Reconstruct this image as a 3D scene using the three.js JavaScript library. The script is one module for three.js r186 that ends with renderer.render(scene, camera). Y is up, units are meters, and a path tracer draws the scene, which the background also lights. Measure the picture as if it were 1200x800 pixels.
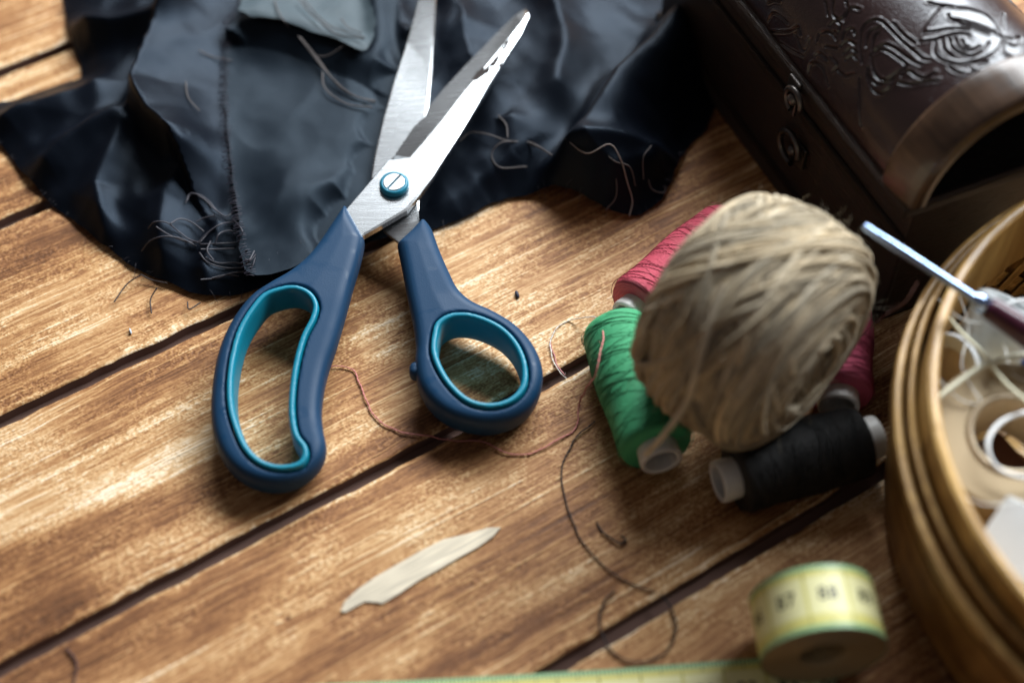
import * as THREE from 'three';
import { mergeGeometries, toCreasedNormals } from 'three/addons/utils/BufferGeometryUtils.js';
import { RoundedBoxGeometry } from 'three/addons/geometries/RoundedBoxGeometry.js';
import { RectAreaLightUniformsLib } from 'three/addons/lights/RectAreaLightUniformsLib.js';

// ---------------------------------------------------------------- camera, light, exposure
const V3 = (x, y, z) => new THREE.Vector3(x, y, z);
const scene = new THREE.Scene();
const PITCH = THREE.MathUtils.degToRad(53.5), FOCAL = 1740, DIST = 0.415;      // focal length in pixels of the 1200 x 800 photograph
const camera = new THREE.PerspectiveCamera(2 * Math.atan(400 / FOCAL) * 180 / Math.PI, 1.5, 0.02, 20);
camera.filmGauge = 36;
camera.position.set(0, DIST * Math.sin(PITCH), DIST * Math.cos(PITCH));
camera.lookAt(0, 0, 0);
camera.focus = 0.413;
camera.userData.fStop = 4.5;
scene.background = new THREE.Color().setRGB(0.095, 0.085, 0.084);               // dim room around the table
const WIN = { az: 29.5, el: 41, dist: 1.0, w: 1.18, h: 0.38, power: 21.0, tint: [0.93, 0.97, 1.0] };
RectAreaLightUniformsLib.init();
const renderer = new THREE.WebGLRenderer({ antialias: true });
renderer.setSize(1024, 682);
renderer.toneMapping = THREE.LinearToneMapping;
renderer.toneMappingExposure = 1.0;
renderer.shadowMap.enabled = true;
const azr = WIN.az * Math.PI / 180, elr = WIN.el * Math.PI / 180;
const winDir = V3(Math.sin(azr) * Math.cos(elr), Math.sin(elr), -Math.cos(azr) * Math.cos(elr));
const winPos = winDir.clone().multiplyScalar(WIN.dist);
const winLight = new THREE.RectAreaLight(new THREE.Color().setRGB(...WIN.tint), WIN.power, WIN.w, WIN.h);
winLight.name = 'window_light';
winLight.position.copy(winPos.clone().addScaledVector(winDir, -0.03));
winLight.lookAt(0, 0, 0);
scene.add(winLight);

// ---------------------------------------------------------------- helpers
let seed = 12345;
const rnd = () => { seed = (seed + 0x6d2b79f5) | 0; let t = Math.imul(seed ^ (seed >>> 15), 1 | seed); t = (t + Math.imul(t ^ (t >>> 7), 61 | t)) ^ t; return ((t ^ (t >>> 14)) >>> 0) / 4294967296; };
const rr = (a, b) => a + (b - a) * rnd();
const clamp = (x, a = 0, b = 1) => Math.min(b, Math.max(a, x));
const sstep = (a, b, x) => { const t = clamp((x - a) / (b - a)); return t * t * (3 - 2 * t); };
const lerp = (a, b, t) => a + (b - a) * t;
function hash(ix, iy) { let h = Math.imul(ix, 374761393) + Math.imul(iy, 668265263) | 0; h = Math.imul(h ^ (h >>> 13), 1274126177); return ((h ^ (h >>> 16)) >>> 0) / 4294967296; }
function vnoise(x, y) {
  const ix = Math.floor(x), iy = Math.floor(y), fx = x - ix, fy = y - iy, sx = fx * fx * (3 - 2 * fx), sy = fy * fy * (3 - 2 * fy);
  const a = hash(ix, iy), b = hash(ix + 1, iy), c = hash(ix, iy + 1), d = hash(ix + 1, iy + 1);
  return a + (b - a) * sx + (c - a) * sy + (a - b - c + d) * sx * sy;
}
const fbm = (x, y, n = 3) => { let s = 0, a = 0.5, t = 0; for (let i = 0; i < n; i++) { s += a * vnoise(x, y); t += a; a *= 0.5; x = x * 2.03 + 17.1; y = y * 2.03 + 9.7; } return s / t; };

const CAM = camera.position.clone(), FWD = V3(0, -Math.sin(PITCH), -Math.cos(PITCH)), UPV = V3(0, Math.cos(PITCH), -Math.sin(PITCH));
const ray = (x, y) => V3((x - 600) / FOCAL, 0, 0).addScaledVector(UPV, -(y - 400) / FOCAL).add(FWD);
const at = (x, y, h = 0) => { const d = ray(x, y); return CAM.clone().addScaledVector(d, (h - CAM.y) / d.y); };           // where a pixel's ray meets the height h
const onPlane = (x, y, n, k) => { const d = ray(x, y); return CAM.clone().addScaledVector(d, (k - CAM.dot(n)) / d.dot(n)); };

const taken = {};
const numbered = (n) => { taken[n] = (taken[n] ?? -1) + 1; return taken[n] ? n + '_' + String(taken[n]).padStart(3, '0') : n; };
function thing(name, label, category, group) { const g = new THREE.Group(); g.name = numbered(name); g.userData = { label, category }; if (group) g.userData.group = group; scene.add(g); return g; }
function part(name, geo, mat, parent) { const m = new THREE.Mesh(geo, mat); m.name = name; m.castShadow = m.receiveShadow = true; parent.add(m); return m; }
function single(name, geo, mat, label, category, group) { const m = part(numbered(name), geo, mat, scene); m.userData = { label, category }; if (group) m.userData.group = group; return m; }
const mat = (r, g, b, rough, o = {}) => new THREE.MeshPhysicalMaterial({ color: new THREE.Color().setRGB(r, g, b), roughness: rough, side: THREE.DoubleSide, ...o });
function dataTex(w, h, fn, o = {}) {                                             // fn(x, y) -> [r, g, b] 0..1, or a number
  const d = new Uint8Array(w * h * 4);
  for (let y = 0, i = 0; y < h; y++) for (let x = 0; x < w; x++, i += 4) {
    const c = fn(x, y);
    if (typeof c === 'number') d[i] = d[i + 1] = d[i + 2] = clamp(c) * 255; else { d[i] = clamp(c[0]) * 255; d[i + 1] = clamp(c[1]) * 255; d[i + 2] = clamp(c[2]) * 255; }
    d[i + 3] = 255;
  }
  const t = new THREE.DataTexture(d, w, h);
  t.magFilter = t.minFilter = THREE.LinearFilter; t.wrapS = t.wrapT = o.wrap ?? THREE.RepeatWrapping; t.needsUpdate = true;
  if (o.srgb) t.colorSpace = THREE.SRGBColorSpace;
  return t;
}
const toS = (x) => (x <= 0.0031308 ? 12.92 * x : 1.055 * Math.pow(x, 1 / 2.4) - 0.055);
function tube(pts, r, seg = 40, sides = 6, closed = false) { return new THREE.TubeGeometry(new THREE.CatmullRomCurve3(pts, closed, 'centripetal'), seg, r, sides, closed); }
function gridGeo(nu, nv, fn, uvf) {                                              // fn(i/nu, j/nv) -> Vector3
  const p = [], uv = [], idx = [];
  for (let j = 0; j <= nv; j++) for (let i = 0; i <= nu; i++) { const q = fn(i / nu, j / nv); p.push(q.x, q.y, q.z); const w = uvf ? uvf(i / nu, j / nv) : [i / nu, j / nv]; uv.push(w[0], w[1]); }
  for (let j = 0; j < nv; j++) for (let i = 0; i < nu; i++) { const a = j * (nu + 1) + i, b = a + 1, c = a + nu + 1, d = c + 1; idx.push(a, b, d, a, d, c); }
  const g = new THREE.BufferGeometry();
  g.setAttribute('position', new THREE.Float32BufferAttribute(p, 3)); g.setAttribute('uv', new THREE.Float32BufferAttribute(uv, 2)); g.setIndex(idx); g.computeVertexNormals();
  return g;
}
const lathe = (pts, seg = 64) => new THREE.LatheGeometry(pts.map(([r, y]) => new THREE.Vector2(r, y)), seg);
const boxG = (w, h, d, r = 0.0006, at_ = [0, 0, 0]) => new RoundedBoxGeometry(w, h, d, 2, r).translate(...at_);
const basis = (x, y, z, o) => new THREE.Matrix4().makeBasis(x, y, z).setPosition(o);
const alongY = (dir, o) => { const m = new THREE.Matrix4().makeRotationFromQuaternion(new THREE.Quaternion().setFromUnitVectors(V3(0, 1, 0), dir.clone().normalize())); return m.setPosition(o); };
function smoothLoop(pts, n = 150) {                                              // closed 2-D outline -> n points
  const c = new THREE.CatmullRomCurve3(pts.map(([x, y]) => V3(x, y, 0)), true, 'centripetal');
  return c.getSpacedPoints(n).slice(0, n).map((p) => [p.x, p.y]);
}
function sdPoly(poly, x, y) {                                                    // negative inside
  let d = 1e9, s = 1;
  for (let i = 0, j = poly.length - 1; i < poly.length; j = i++) {
    const ex = poly[j][0] - poly[i][0], ey = poly[j][1] - poly[i][1], wx = x - poly[i][0], wy = y - poly[i][1];
    const t = clamp((wx * ex + wy * ey) / (ex * ex + ey * ey)), bx = wx - ex * t, by = wy - ey * t;
    d = Math.min(d, bx * bx + by * by);
    const c1 = y >= poly[i][1], c2 = y < poly[j][1], c3 = ex * wy > ey * wx;
    if ((c1 && c2 && c3) || (!c1 && !c2 && !c3)) s = -s;
  }
  return s * Math.sqrt(d);
}
function surfaceNets(f, nx, ny, nz, ox, oy, oz, h) {                             // mesh of f = 0, f < 0 inside; f is a Float32Array, x fastest
  const idx = (x, y, z) => x + nx * (y + ny * z), vid = new Int32Array(nx * ny * nz).fill(-1), pos = [], ind = [];
  for (let z = 0; z < nz - 1; z++) for (let y = 0; y < ny - 1; y++) for (let x = 0; x < nx - 1; x++) {
    let m = 0, n = 0, sx = 0, sy = 0, sz = 0;
    const v = [];
    for (let k = 0; k < 8; k++) { v[k] = f[idx(x + (k & 1), y + ((k >> 1) & 1), z + (k >> 2))]; if (v[k] < 0) m |= 1 << k; }
    if (m === 0 || m === 255) continue;
    for (let a = 0; a < 8; a++) for (const b of [a ^ 1, a ^ 2, a ^ 4]) if (a < b && (v[a] < 0) !== (v[b] < 0)) {
      const t = v[a] / (v[a] - v[b]); n++;
      sx += lerp(a & 1, b & 1, t); sy += lerp((a >> 1) & 1, (b >> 1) & 1, t); sz += lerp(a >> 2, b >> 2, t);
    }
    vid[idx(x, y, z)] = pos.length / 3;
    pos.push(ox + (x + sx / n) * h, oy + (y + sy / n) * h, oz + (z + sz / n) * h);
  }
  const quad = (a, b, c, d, flip) => { if (a < 0 || b < 0 || c < 0 || d < 0) return; if (flip) ind.push(a, c, b, a, d, c); else ind.push(a, b, c, a, c, d); };
  for (let z = 1; z < nz - 1; z++) for (let y = 1; y < ny - 1; y++) for (let x = 1; x < nx - 1; x++) {
    const s = f[idx(x, y, z)] < 0;
    if (s !== f[idx(x + 1, y, z)] < 0) quad(vid[idx(x, y - 1, z - 1)], vid[idx(x, y, z - 1)], vid[idx(x, y, z)], vid[idx(x, y - 1, z)], !s);
    if (s !== f[idx(x, y + 1, z)] < 0) quad(vid[idx(x - 1, y, z - 1)], vid[idx(x - 1, y, z)], vid[idx(x, y, z)], vid[idx(x, y, z - 1)], !s);
    if (s !== f[idx(x, y, z + 1)] < 0) quad(vid[idx(x - 1, y - 1, z)], vid[idx(x, y - 1, z)], vid[idx(x, y, z)], vid[idx(x - 1, y, z)], !s);
  }
  const g = new THREE.BufferGeometry();
  g.setAttribute('position', new THREE.Float32BufferAttribute(pos, 3)); g.setIndex(ind); g.computeVertexNormals();
  const uv = new Float32Array(pos.length / 3 * 2); for (let i = 0; i < pos.length / 3; i++) { uv[2 * i] = pos[3 * i]; uv[2 * i + 1] = pos[3 * i + 2] + pos[3 * i + 1] * 0.6; }
  g.setAttribute('uv', new THREE.Float32BufferAttribute(uv, 2));
  return g;
}

// ---------------------------------------------------------------- the window that lights the table (outside the frame)
{
  const w = new THREE.Group(); w.name = 'window'; w.userData = { kind: 'structure' }; scene.add(w);
  w.position.copy(winPos); w.lookAt(0, 0, 0);
  const frame = mat(0.75, 0.75, 0.74, 0.5), glow = new THREE.MeshStandardMaterial({ color: 0x222222, emissive: new THREE.Color().setRGB(...WIN.tint), emissiveIntensity: 1.5 });
  const W = WIN.w, H = WIN.h;
  part('window_pane', new THREE.BoxGeometry(W, H, 0.01).translate(0, 0, -0.012), glow, w);
  for (const s of [-1, 1]) {
    part('window_frame', new THREE.BoxGeometry(0.05, H + 0.1, 0.05).translate(s * (W / 2 + 0.026), 0, 0), frame, w);
    part('window_frame', new THREE.BoxGeometry(W, 0.05, 0.05).translate(0, s * (H / 2 + 0.026), 0), frame, w);
  }
}

// ---------------------------------------------------------------- table: planks with grooves
const GA = 32.5 * Math.PI / 180, GU = V3(Math.cos(GA), 0, -Math.sin(GA)), GN = V3(Math.sin(GA), 0, Math.cos(GA));
{
  const table = new THREE.Group(); table.name = 'table_top'; table.userData = { kind: 'structure', label: 'brown brushed pine planks with dark open grooves between them' }; scene.add(table);
  const lines = [-385, -317, -249, -180, -118.4, -51.6, 16.4, 88, 159, 229, 298].map((x) => x / 1000), GAP = 0.0039, L = 0.95;
  const TW = 2048, TH = 420, PX = 5600;                                          // texture pixels per metre
  const bed = mat(0.15, 0.085, 0.066, 0.9);
  const ramp = [[0, [0.095, 0.038, 0.014]], [0.25, [0.20, 0.083, 0.031]], [0.45, [0.365, 0.175, 0.067]], [0.65, [0.55, 0.322, 0.143]], [0.85, [0.74, 0.525, 0.30]], [1, [0.87, 0.70, 0.50]]];
  const rampAt = (t) => { t = clamp(t); for (let i = 1; i < ramp.length; i++) if (t <= ramp[i][0]) { const k = (t - ramp[i - 1][0]) / (ramp[i][0] - ramp[i - 1][0]); return ramp[i][1].map((c, n) => lerp(ramp[i - 1][1][n], c, k)); } return ramp[5][1]; };
  const RAMP = Array.from({ length: 1025 }, (_, i) => rampAt(i / 1024).map(toS));
  const centre = { 2: 0.02, 3: 0.0, 4: 0.02, 5: 0.03, 6: 0.0, 7: 0.03, 8: -0.03 };   // where along each plank its texture is centred
  const texes = {};
  function woodTex(k, wid) {
    const o = k * 37.7, H = new Float32Array(TW * TH), C = new Float32Array(TW * TH), hue = new Float32Array(TW * TH), tone = [0, 0, 0.02, 0, 0.0, 0.02, 0.02, -0.02, -0.03][k] ?? 0;
    // latewood lines across the plank: position, width, strength
    const lin = []; for (let v = -2; v < 76; v += 0.9 + 3.4 * hash(Math.floor(v * 13), k * 7 + 1)) lin.push([v, 0.14 + 0.34 * hash(Math.floor(v * 17), k + 3), 0.25 + 0.75 * hash(Math.floor(v * 29), k + 5)]);
    for (let x = 0; x < TW; x++) {
      const u = x / PX * 1000;                                                    // mm along the plank
      for (let y = 0; y < TH; y++) {
        const v = y / PX * 1000, i = y * TW + x;
        const warp = 5.5 * (fbm(u * 0.008 + o, v * 0.022 + o, 2) - 0.5) + 1.6 * (fbm(u * 0.03 + o, v * 0.03, 2) - 0.5), vw = v + warp;
        let ln = 0;
        for (const [p, w, s] of lin) { const d = (vw - p) / w; if (d > -2.5 && d < 5) ln = Math.max(ln, s * (d < 0 ? Math.exp(-d * d * 1.6) : Math.exp(-d * 1.1))); }
        ln *= sstep(0.15, 0.7, vnoise(u * 0.035 + o, vw * 0.35 + 5)) * 1.25;
        const big = fbm(u * 0.020 + o, v * 0.045 - o, 3), mid = fbm(u * 0.08 + o, v * 0.20, 3);
        const band = fbm(u * 0.005 + o, vw * 0.42 + o, 3);
        const fl = vnoise(u * 1.15 + v * 0.55 + o, vw * 1.9 + 40), fl2 = vnoise(u * 2.4 - v * 0.6, vw * 2.6 + o), gr = vnoise(u * 0.5 + o, vw * 4.6);
        const fib = vnoise(u * 0.10, vw * 3.4 + o), hair = vnoise(u * 0.22 + 7, vw * 8);
        const scale = sstep(0.22, 0.80, fl * 0.52 + fl2 * 0.48);                     // the small light chips left by brushing
        const amt = 0.22 + 0.6 * sstep(0.3, 0.68, mid);
        let t = 0.43 + 0.74 * (big - 0.5) + 0.46 * (band - 0.5) + 0.24 * (mid - 0.5) + amt * 0.34 * (scale - 0.46) + 0.16 * (gr - 0.5) + 0.24 * (fib - 0.5) + 0.20 * (hair - 0.5) + 0.36 * ln + tone;
        const ed = Math.min(v, wid * 1000 - v), chip = 3.4 * fbm(u * 0.10 + o, v * 0.25 + 31, 3) + 1.2 * vnoise(u * 0.7 + o, v * 0.7) - 1.3;   // worn, chipped arris: bare wood with a ragged outline
        t += 0.20 * sstep(-0.25, 0.25, chip - ed) * (0.6 + 0.6 * scale);
        const burn = sstep(0.60, 0.78, fbm(u * 0.014 - o, v * 0.04 + 2 * o, 3)); t -= 0.14 * burn;
        C[i] = t; hue[i] = big * 0.5 + 0.5 * vnoise(u * 0.03, v * 0.06 + o);
        H[i] = 0.42 + 0.34 * ln + 0.28 * (scale - 0.4) * amt + 0.12 * (gr - 0.5) + 0.22 * (fib - 0.5);
      }
    }
    if (k === 6 || k === 5 || k === 7) {                                            // small dark nail pricks and a knot
      for (const [px, py, r, s] of [[335, 725, 1.1, 0.5], [730, 637, 1.5, 0.3], [140, 545, 0.7, 0.25]]) {
        const q = at(px, py), u0 = (q.dot(GU) - (centre[k] - TW / PX / 2)) * PX, v0 = (q.dot(GN) - (lines[k - 1] + GAP / 2)) * PX;
        for (let y = Math.max(0, v0 - 20 | 0); y < Math.min(TH, v0 + 20); y++) for (let x = Math.max(0, u0 - 20 | 0); x < Math.min(TW, u0 + 20); x++) { const d = Math.hypot(x - u0, (y - v0) * 1.4) / (r * 5) + 0.5 * (vnoise(x * 0.3, y * 0.3) - 0.5); const e = 1 - sstep(0.5, 1.1, d); C[y * TW + x] -= s * e; H[y * TW + x] -= 0.3 * e; }
      }
    }
    // pale rubbed patches, burnt ones and other darker ones, where the photograph shows them: pixel, half length mm, half width mm, strength
    for (const [px, py, rl, rw, s] of [[205, 540, 22, 6, 0.20], [120, 575, 14, 5, 0.14], [440, 390, 12, 8, 0.22], [300, 520, 9, 6, 0.16], [560, 335, 16, 7, 0.13], [100, 300, 26, 7, 0.10], [560, 720, 30, 9, 0.12], [330, 770, 22, 6, 0.10], [110, 625, 24, 7, -0.13], [60, 455, 22, 6, -0.10], [720, 600, 16, 7, -0.10], [760, 660, 22, 6, -0.08], [150, 380, 22, 7, -0.10], [500, 480, 14, 6, -0.10], [660, 350, 18, 5, -0.08]]) {
      const q = at(px, py), u0 = (q.dot(GU) - (centre[k] - TW / PX / 2)) * 1000, v0 = (q.dot(GN) - (lines[k - 1] + GAP / 2)) * 1000;
      if (v0 < 0 || v0 > wid * 1000) continue;
      const f = 1000 / PX, xa = Math.max(0, (u0 - 2 * rl) / f | 0), xb = Math.min(TW, (u0 + 2 * rl) / f | 0), ya = Math.max(0, (v0 - 2 * rw) / f | 0), yb = Math.min(TH, (v0 + 2 * rw) / f | 0);
      for (let y = ya; y < yb; y++) for (let x = xa; x < xb; x++) { const u = x * f, v = y * f, d = Math.hypot((u - u0) / rl, (v - v0) / rw) + 1.3 * (fbm(u * 0.12 + px, v * 0.3, 3) - 0.5) + 0.5 * (vnoise(u * 0.9, v * 1.4) - 0.5); C[y * TW + x] += s * (1 - sstep(0.55, 1.05, d)); }
    }
    const col = dataTex(TW, TH, (x, y) => { const i = y * TW + x, c = RAMP[Math.round(clamp(C[i]) * 1024)], h = (hue[i] - 0.5) * 0.22; return [c[0] * (1 + 0.05 * h), c[1] * (1 + 0.12 * h), c[2] * (1 + 0.4 * h)]; }, { srgb: true, wrap: THREE.MirroredRepeatWrapping });
    const bmp = dataTex(TW, TH, (x, y) => H[y * TW + x], { wrap: THREE.MirroredRepeatWrapping });
    return [col, bmp];
  }
  for (let k = 0; k < lines.length - 1; k++) {
    const v0 = lines[k] + GAP / 2, v1 = lines[k + 1] - GAP / 2, wid = v1 - v0, src = k < 2 ? 3 : k > 8 ? 7 : k === 2 ? 4 : k, uc = (centre[k + 1] ?? 0) - TW / PX / 2;
    const key = Math.min(Math.max(k + 1, 3), 8);
    texes[key] ??= woodTex(key, wid);
    const [map, bumpMap] = texes[key];
    const m = new THREE.MeshPhysicalMaterial({ map, bumpMap, bumpScale: 0.0005, roughness: 0.62, specularIntensity: 0.55 });
    const wob = (u, side) => 0.0005 * (vnoise(u * 120 + k * 9, side ? 5 : 1) - 0.5) + 0.0004 * (vnoise(u * 420 + k * 9, side ? 8 : 2) - 0.5);
    const prof = [[0, -0.0005], [0.0003, -0.00015], [0.0009, 0], [wid * 0.25, 0], [wid * 0.5, 0], [wid * 0.75, 0], [wid - 0.0009, 0], [wid - 0.0003, -0.00015], [wid, -0.0005]], n = prof.length - 1;
    const g = gridGeo(n, 380, (a, b) => { const [pv, py] = prof[Math.round(a * n)], u = (b - 0.5) * L; return GU.clone().multiplyScalar(u).addScaledVector(GN, v0 + pv + (pv < 0.002 || pv > wid - 0.002 ? wob(u, pv > 0.02) : 0)).setY(py); },
      (a, b) => [((b - 0.5) * L - uc) * PX / TW, prof[Math.round(a * n)][0] * PX / TH]);
    const pk = part('plank', g, m, table);
    for (const side of [0, 1]) part('stained_edge', gridGeo(1, 380, (a, b) => { const u = (b - 0.5) * L; return GU.clone().multiplyScalar(u).addScaledVector(GN, v0 + (side ? wid : 0) + wob(u, side) * (1 - a)).setY(lerp(-0.0005, -0.02, a)); }, (a, b) => [b * 40, a * 0.6]), bed, pk);
  }
  const bg = gridGeo(1, 1, (a, b) => GU.clone().multiplyScalar((a - 0.5) * L).addScaledVector(GN, lerp(lines[0] + 0.004, lines.at(-1) - 0.004, b)).setY(-0.0036));
  part('groove_bed', bg, bed, table);
}

// ---------------------------------------------------------------- scissors
const SC_TILT = 0.08, SC_N = V3(0, 1, SC_TILT).normalize(), SC_Y = (z) => 0.0055 + SC_TILT * (0.056 - z);   // the plane through the middle of the handles
const SC_K = V3(0, SC_Y(0), 0).dot(SC_N);
let bladeFoot = [];
{
  const sc = thing('scissors', 'open steel scissors with navy handles and turquoise lined finger loops', 'scissors');
  const org = onPlane(461, 216, SC_N, SC_K), ex = V3(1, 0, 0), ez = V3(0, -SC_TILT, 1).normalize();
  sc.matrixAutoUpdate = true; sc.applyMatrix4(basis(ex, SC_N, ez, org));
  const loc = (px, py, off) => { const p = onPlane(px, py, SC_N, SC_K + off).sub(org); return [p.dot(ex), p.dot(ez)]; };
  const z4 = (off) => ([x, y]) => loc(220 + x / 2, 200 + y / 2, off), z2 = (off) => ([x, y]) => loc(400 + x / 2.6667, y / 2.6667, off);
  // steel
  const brushed = dataTex(512, 512, (x, y) => 0.5 + 0.3 * (vnoise(x * 0.02, y * 1.3) - 0.5) + 0.12 * (vnoise(x * 0.3, y * 0.3) - 0.5));
  const ground = dataTex(512, 512, (x, y) => 0.26 + 0.03 * (vnoise(x * 0.008, y * 1.1) - 0.5) + 0.03 * (vnoise(x * 0.05, y * 2) - 0.5));
  const steel = mat(0.60, 0.63, 0.65, 1, { metalness: 1, roughnessMap: ground, bumpMap: brushed, bumpScale: 0.000002 });
  steel.side = THREE.DoubleSide;
  const stripGeo = (st, yL, yM, yR, y0, yN = yM, bow = 0) => {                                       // st: rows of [L, M, R]
    const P = [], I = [], uv = [], tri = (a, b, c) => I.push(a, b, c);
    const add = (q, y) => { P.push(q[0], y - bow * Math.min(0, q[1]), q[1]); uv.push(q[0] * 12, q[1] * 12); return P.length / 3 - 1; };
    const quad = (a, b, ya, yb, c, d, yc, yd) => { const i = add(a, ya), j = add(b, yb), k = add(d, yd), l = add(c, yc); tri(i, j, k); tri(i, k, l); };
    for (let i = 0; i < st.length - 1; i++) {
      const [a, b] = [st[i], st[i + 1]];
      quad(a[0], a[1], yL, yM, b[0], b[1], yL, yM); quad(a[1], a[2], yM, yN, b[1], b[2], yM, yN); quad(a[2], a[3], yN, yR, b[2], b[3], yN, yR);
      quad(a[0], a[3], y0, y0, b[0], b[3], y0, y0); quad(a[0], a[0], y0, yL, b[0], b[0], y0, yL); quad(a[3], a[3], yR, y0, b[3], b[3], yR, y0);
    }
    for (const e of [st[0], st.at(-1)]) { quad(e[0], e[3], yL, yR, e[0], e[3], y0, y0); }
    const g = new THREE.BufferGeometry(); g.setAttribute('position', new THREE.Float32BufferAttribute(P, 3)); g.setAttribute('uv', new THREE.Float32BufferAttribute(uv, 2)); g.setIndex(I);
    return toCreasedNormals(g, 0.12);
  };
  const lerp2 = (a, b, t) => [lerp(a[0], b[0], t), lerp(a[1], b[1], t)];
  const upRows = [[[577, 27], [583, 40], [586, 54]], [[545, 45], [566, 68], [560, 112]], [[480, 108], [508, 140], [515, 182]], [[400, 190], [442, 218], [465, 262]], [[320, 275], [378, 295], [415, 345]], [[250, 360], [318, 372], [370, 420]], [[195, 440], [256, 445], [325, 490]], [[166, 483], [215, 492], [285, 553]], [[155, 497], [165, 499], [262, 585]], [[143, 501], [146, 503], [243, 612]], [[85, 570], [87, 572], [205, 658]], [[22, 643], [24, 645], [72, 735]], [[-14, 690], [-13, 691], [28, 775]]];
  const up = upRows.map(([l, m, r]) => [z2(0.0006)(l), z2(0.0024)(m), null, z2(0.0021)(r)]).map((q) => [q[0], q[1], lerp2(q[3], q[1], 0.05), q[3]]);
  const upper = part('blade', stripGeo(up, 0.0004, 0.0024, 0.0022, 0.0003), steel, sc);
  const loRows = [[[296, -132], [298, -132]], [[268, -70], [299, -60]], [[245, 0], [297, 0]], [[205, 140], [292, 110]], [[165, 255], [285, 220]], [[130, 370], [272, 350]], [[103, 480], [262, 450]], [[92, 545], [255, 530]], [[95, 620], [243, 615]], [[130, 712], [241, 660]], [[175, 748], [242, 690]], [[215, 800], [285, 745]]];
  const lo = loRows.map(([l, r]) => { const a = z2(-0.0002)(l), b = z2(-0.0005)(r); return [a, lerp2(a, b, 0.03), lerp2(b, a, 0.06), b]; });
  part('blade', stripGeo(lo, -0.0013, -0.00115, -0.0006, -0.0024, -0.0001, 0.035), steel, sc);
  const darkReflection = mat(0.020, 0.012, 0.010, 0.85);                                  // dark reflection painted as thin marks on the blade near its point
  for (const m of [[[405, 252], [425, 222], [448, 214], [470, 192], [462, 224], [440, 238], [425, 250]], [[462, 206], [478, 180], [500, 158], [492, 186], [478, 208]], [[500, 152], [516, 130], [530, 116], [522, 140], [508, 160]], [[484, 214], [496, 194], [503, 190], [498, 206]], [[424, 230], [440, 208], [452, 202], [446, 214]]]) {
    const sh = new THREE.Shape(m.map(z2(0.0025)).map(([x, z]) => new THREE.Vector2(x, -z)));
    part('painted_reflection', new THREE.ExtrudeGeometry(sh, { depth: 0.00003, bevelEnabled: false }).rotateX(-Math.PI / 2).translate(0, 0.002405, 0), darkReflection, upper);
  }
  const wp = ([x, z]) => V3(org.x, org.y, org.z).addScaledVector(ex, x).addScaledVector(ez, z);
  bladeFoot = [...up, ...lo].flatMap((r) => [r[0], lerp2(r[0], r[3], 0.5), r[3]].map(wp));
  // handles
  const gb = dataTex(512, 512, (x, y) => 0.5 * vnoise(x * 0.45, y * 0.45) + 0.5 * vnoise(x * 0.9, y * 0.9));
  gb.repeat.set(22, 22);
  const scuff = dataTex(512, 512, (x, y) => 0.50 + 0.14 * sstep(0.45, 0.75, fbm(x * 0.012, y * 0.012, 4)) - 0.12 * sstep(0.78, 0.86, vnoise(x * 0.02 + y * 0.11, y * 0.03 - x * 0.05)));
  scuff.repeat.set(9, 9);
  const navy = mat(0.007, 0.040, 0.095, 1, { roughnessMap: scuff, specularIntensity: 0.5, bumpMap: gb, bumpScale: 0.00003 });
  const teal = mat(0.0, 0.20, 0.30, 0.40);
  const handle = (outer, ring, Hm, Hb) => {
    const O = smoothLoop(outer.map(z4(0.0028)), 220), T = smoothLoop(ring.map(z4(0.0042)), 180), h = 0.00045, pad = 0.003;
    let x0 = 1e9, x1 = -1e9, w0 = 1e9, w1 = -1e9;
    for (const [x, z] of O) { x0 = Math.min(x0, x); x1 = Math.max(x1, x); w0 = Math.min(w0, z); w1 = Math.max(w1, z); }
    x0 -= pad; w0 -= pad;
    const nx = Math.ceil((x1 + pad - x0) / h), nz = Math.ceil((w1 + pad - w0) / h), ny = Math.ceil(0.0185 / h), oy = -0.0105;
    const F = new Float32Array(nx * ny * nz), G = new Float32Array(nx * ny * nz), R = 0.0032, R2 = 0.0006, Hg = Hm + 0.00025;
    for (let z = 0; z < nz; z++) for (let x = 0; x < nx; x++) {
      const X = x0 + x * h, Z = w0 + z * h, dO = -sdPoly(O, X, Z), dT = sdPoly(T, X, Z), e1 = Math.max(0, R - dO) / R, e2 = Math.max(0, R2 - dT) / R2;
      const e3 = Math.max(0, 0.0006 + dT) / 0.0006, din = 0.0021 + dT, e4 = Math.max(0, 0.0009 - din) / 0.0009;
      for (let y = 0; y < ny; y++) {
        const Y = oy + y * h, i = x + nx * (y + ny * z);
        const hb = Y > 0 ? Hm - 0.0006 * sstep(0.012, 0.0, dO) : Hb;
        F[i] = clamp((e1 * e1 + e2 * e2 + Math.pow(Math.abs(Y) / hb, 2.6) - 1) * 0.5, -1, 3);
        G[i] = clamp((e3 * e3 + e4 * e4 + Math.pow(Math.abs(Y) / (Y > 0 ? Hg : Hb + 0.0002), 4) - 1) * 0.5, -1, 3);
      }
    }
    const hm = part('handle', surfaceNets(F, nx, ny, nz, x0, oy, w0, h), navy, sc);
    part('finger_grip', surfaceNets(G, nx, ny, nz, x0, oy, w0, h), teal, hm);
    return hm;
  };
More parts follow.
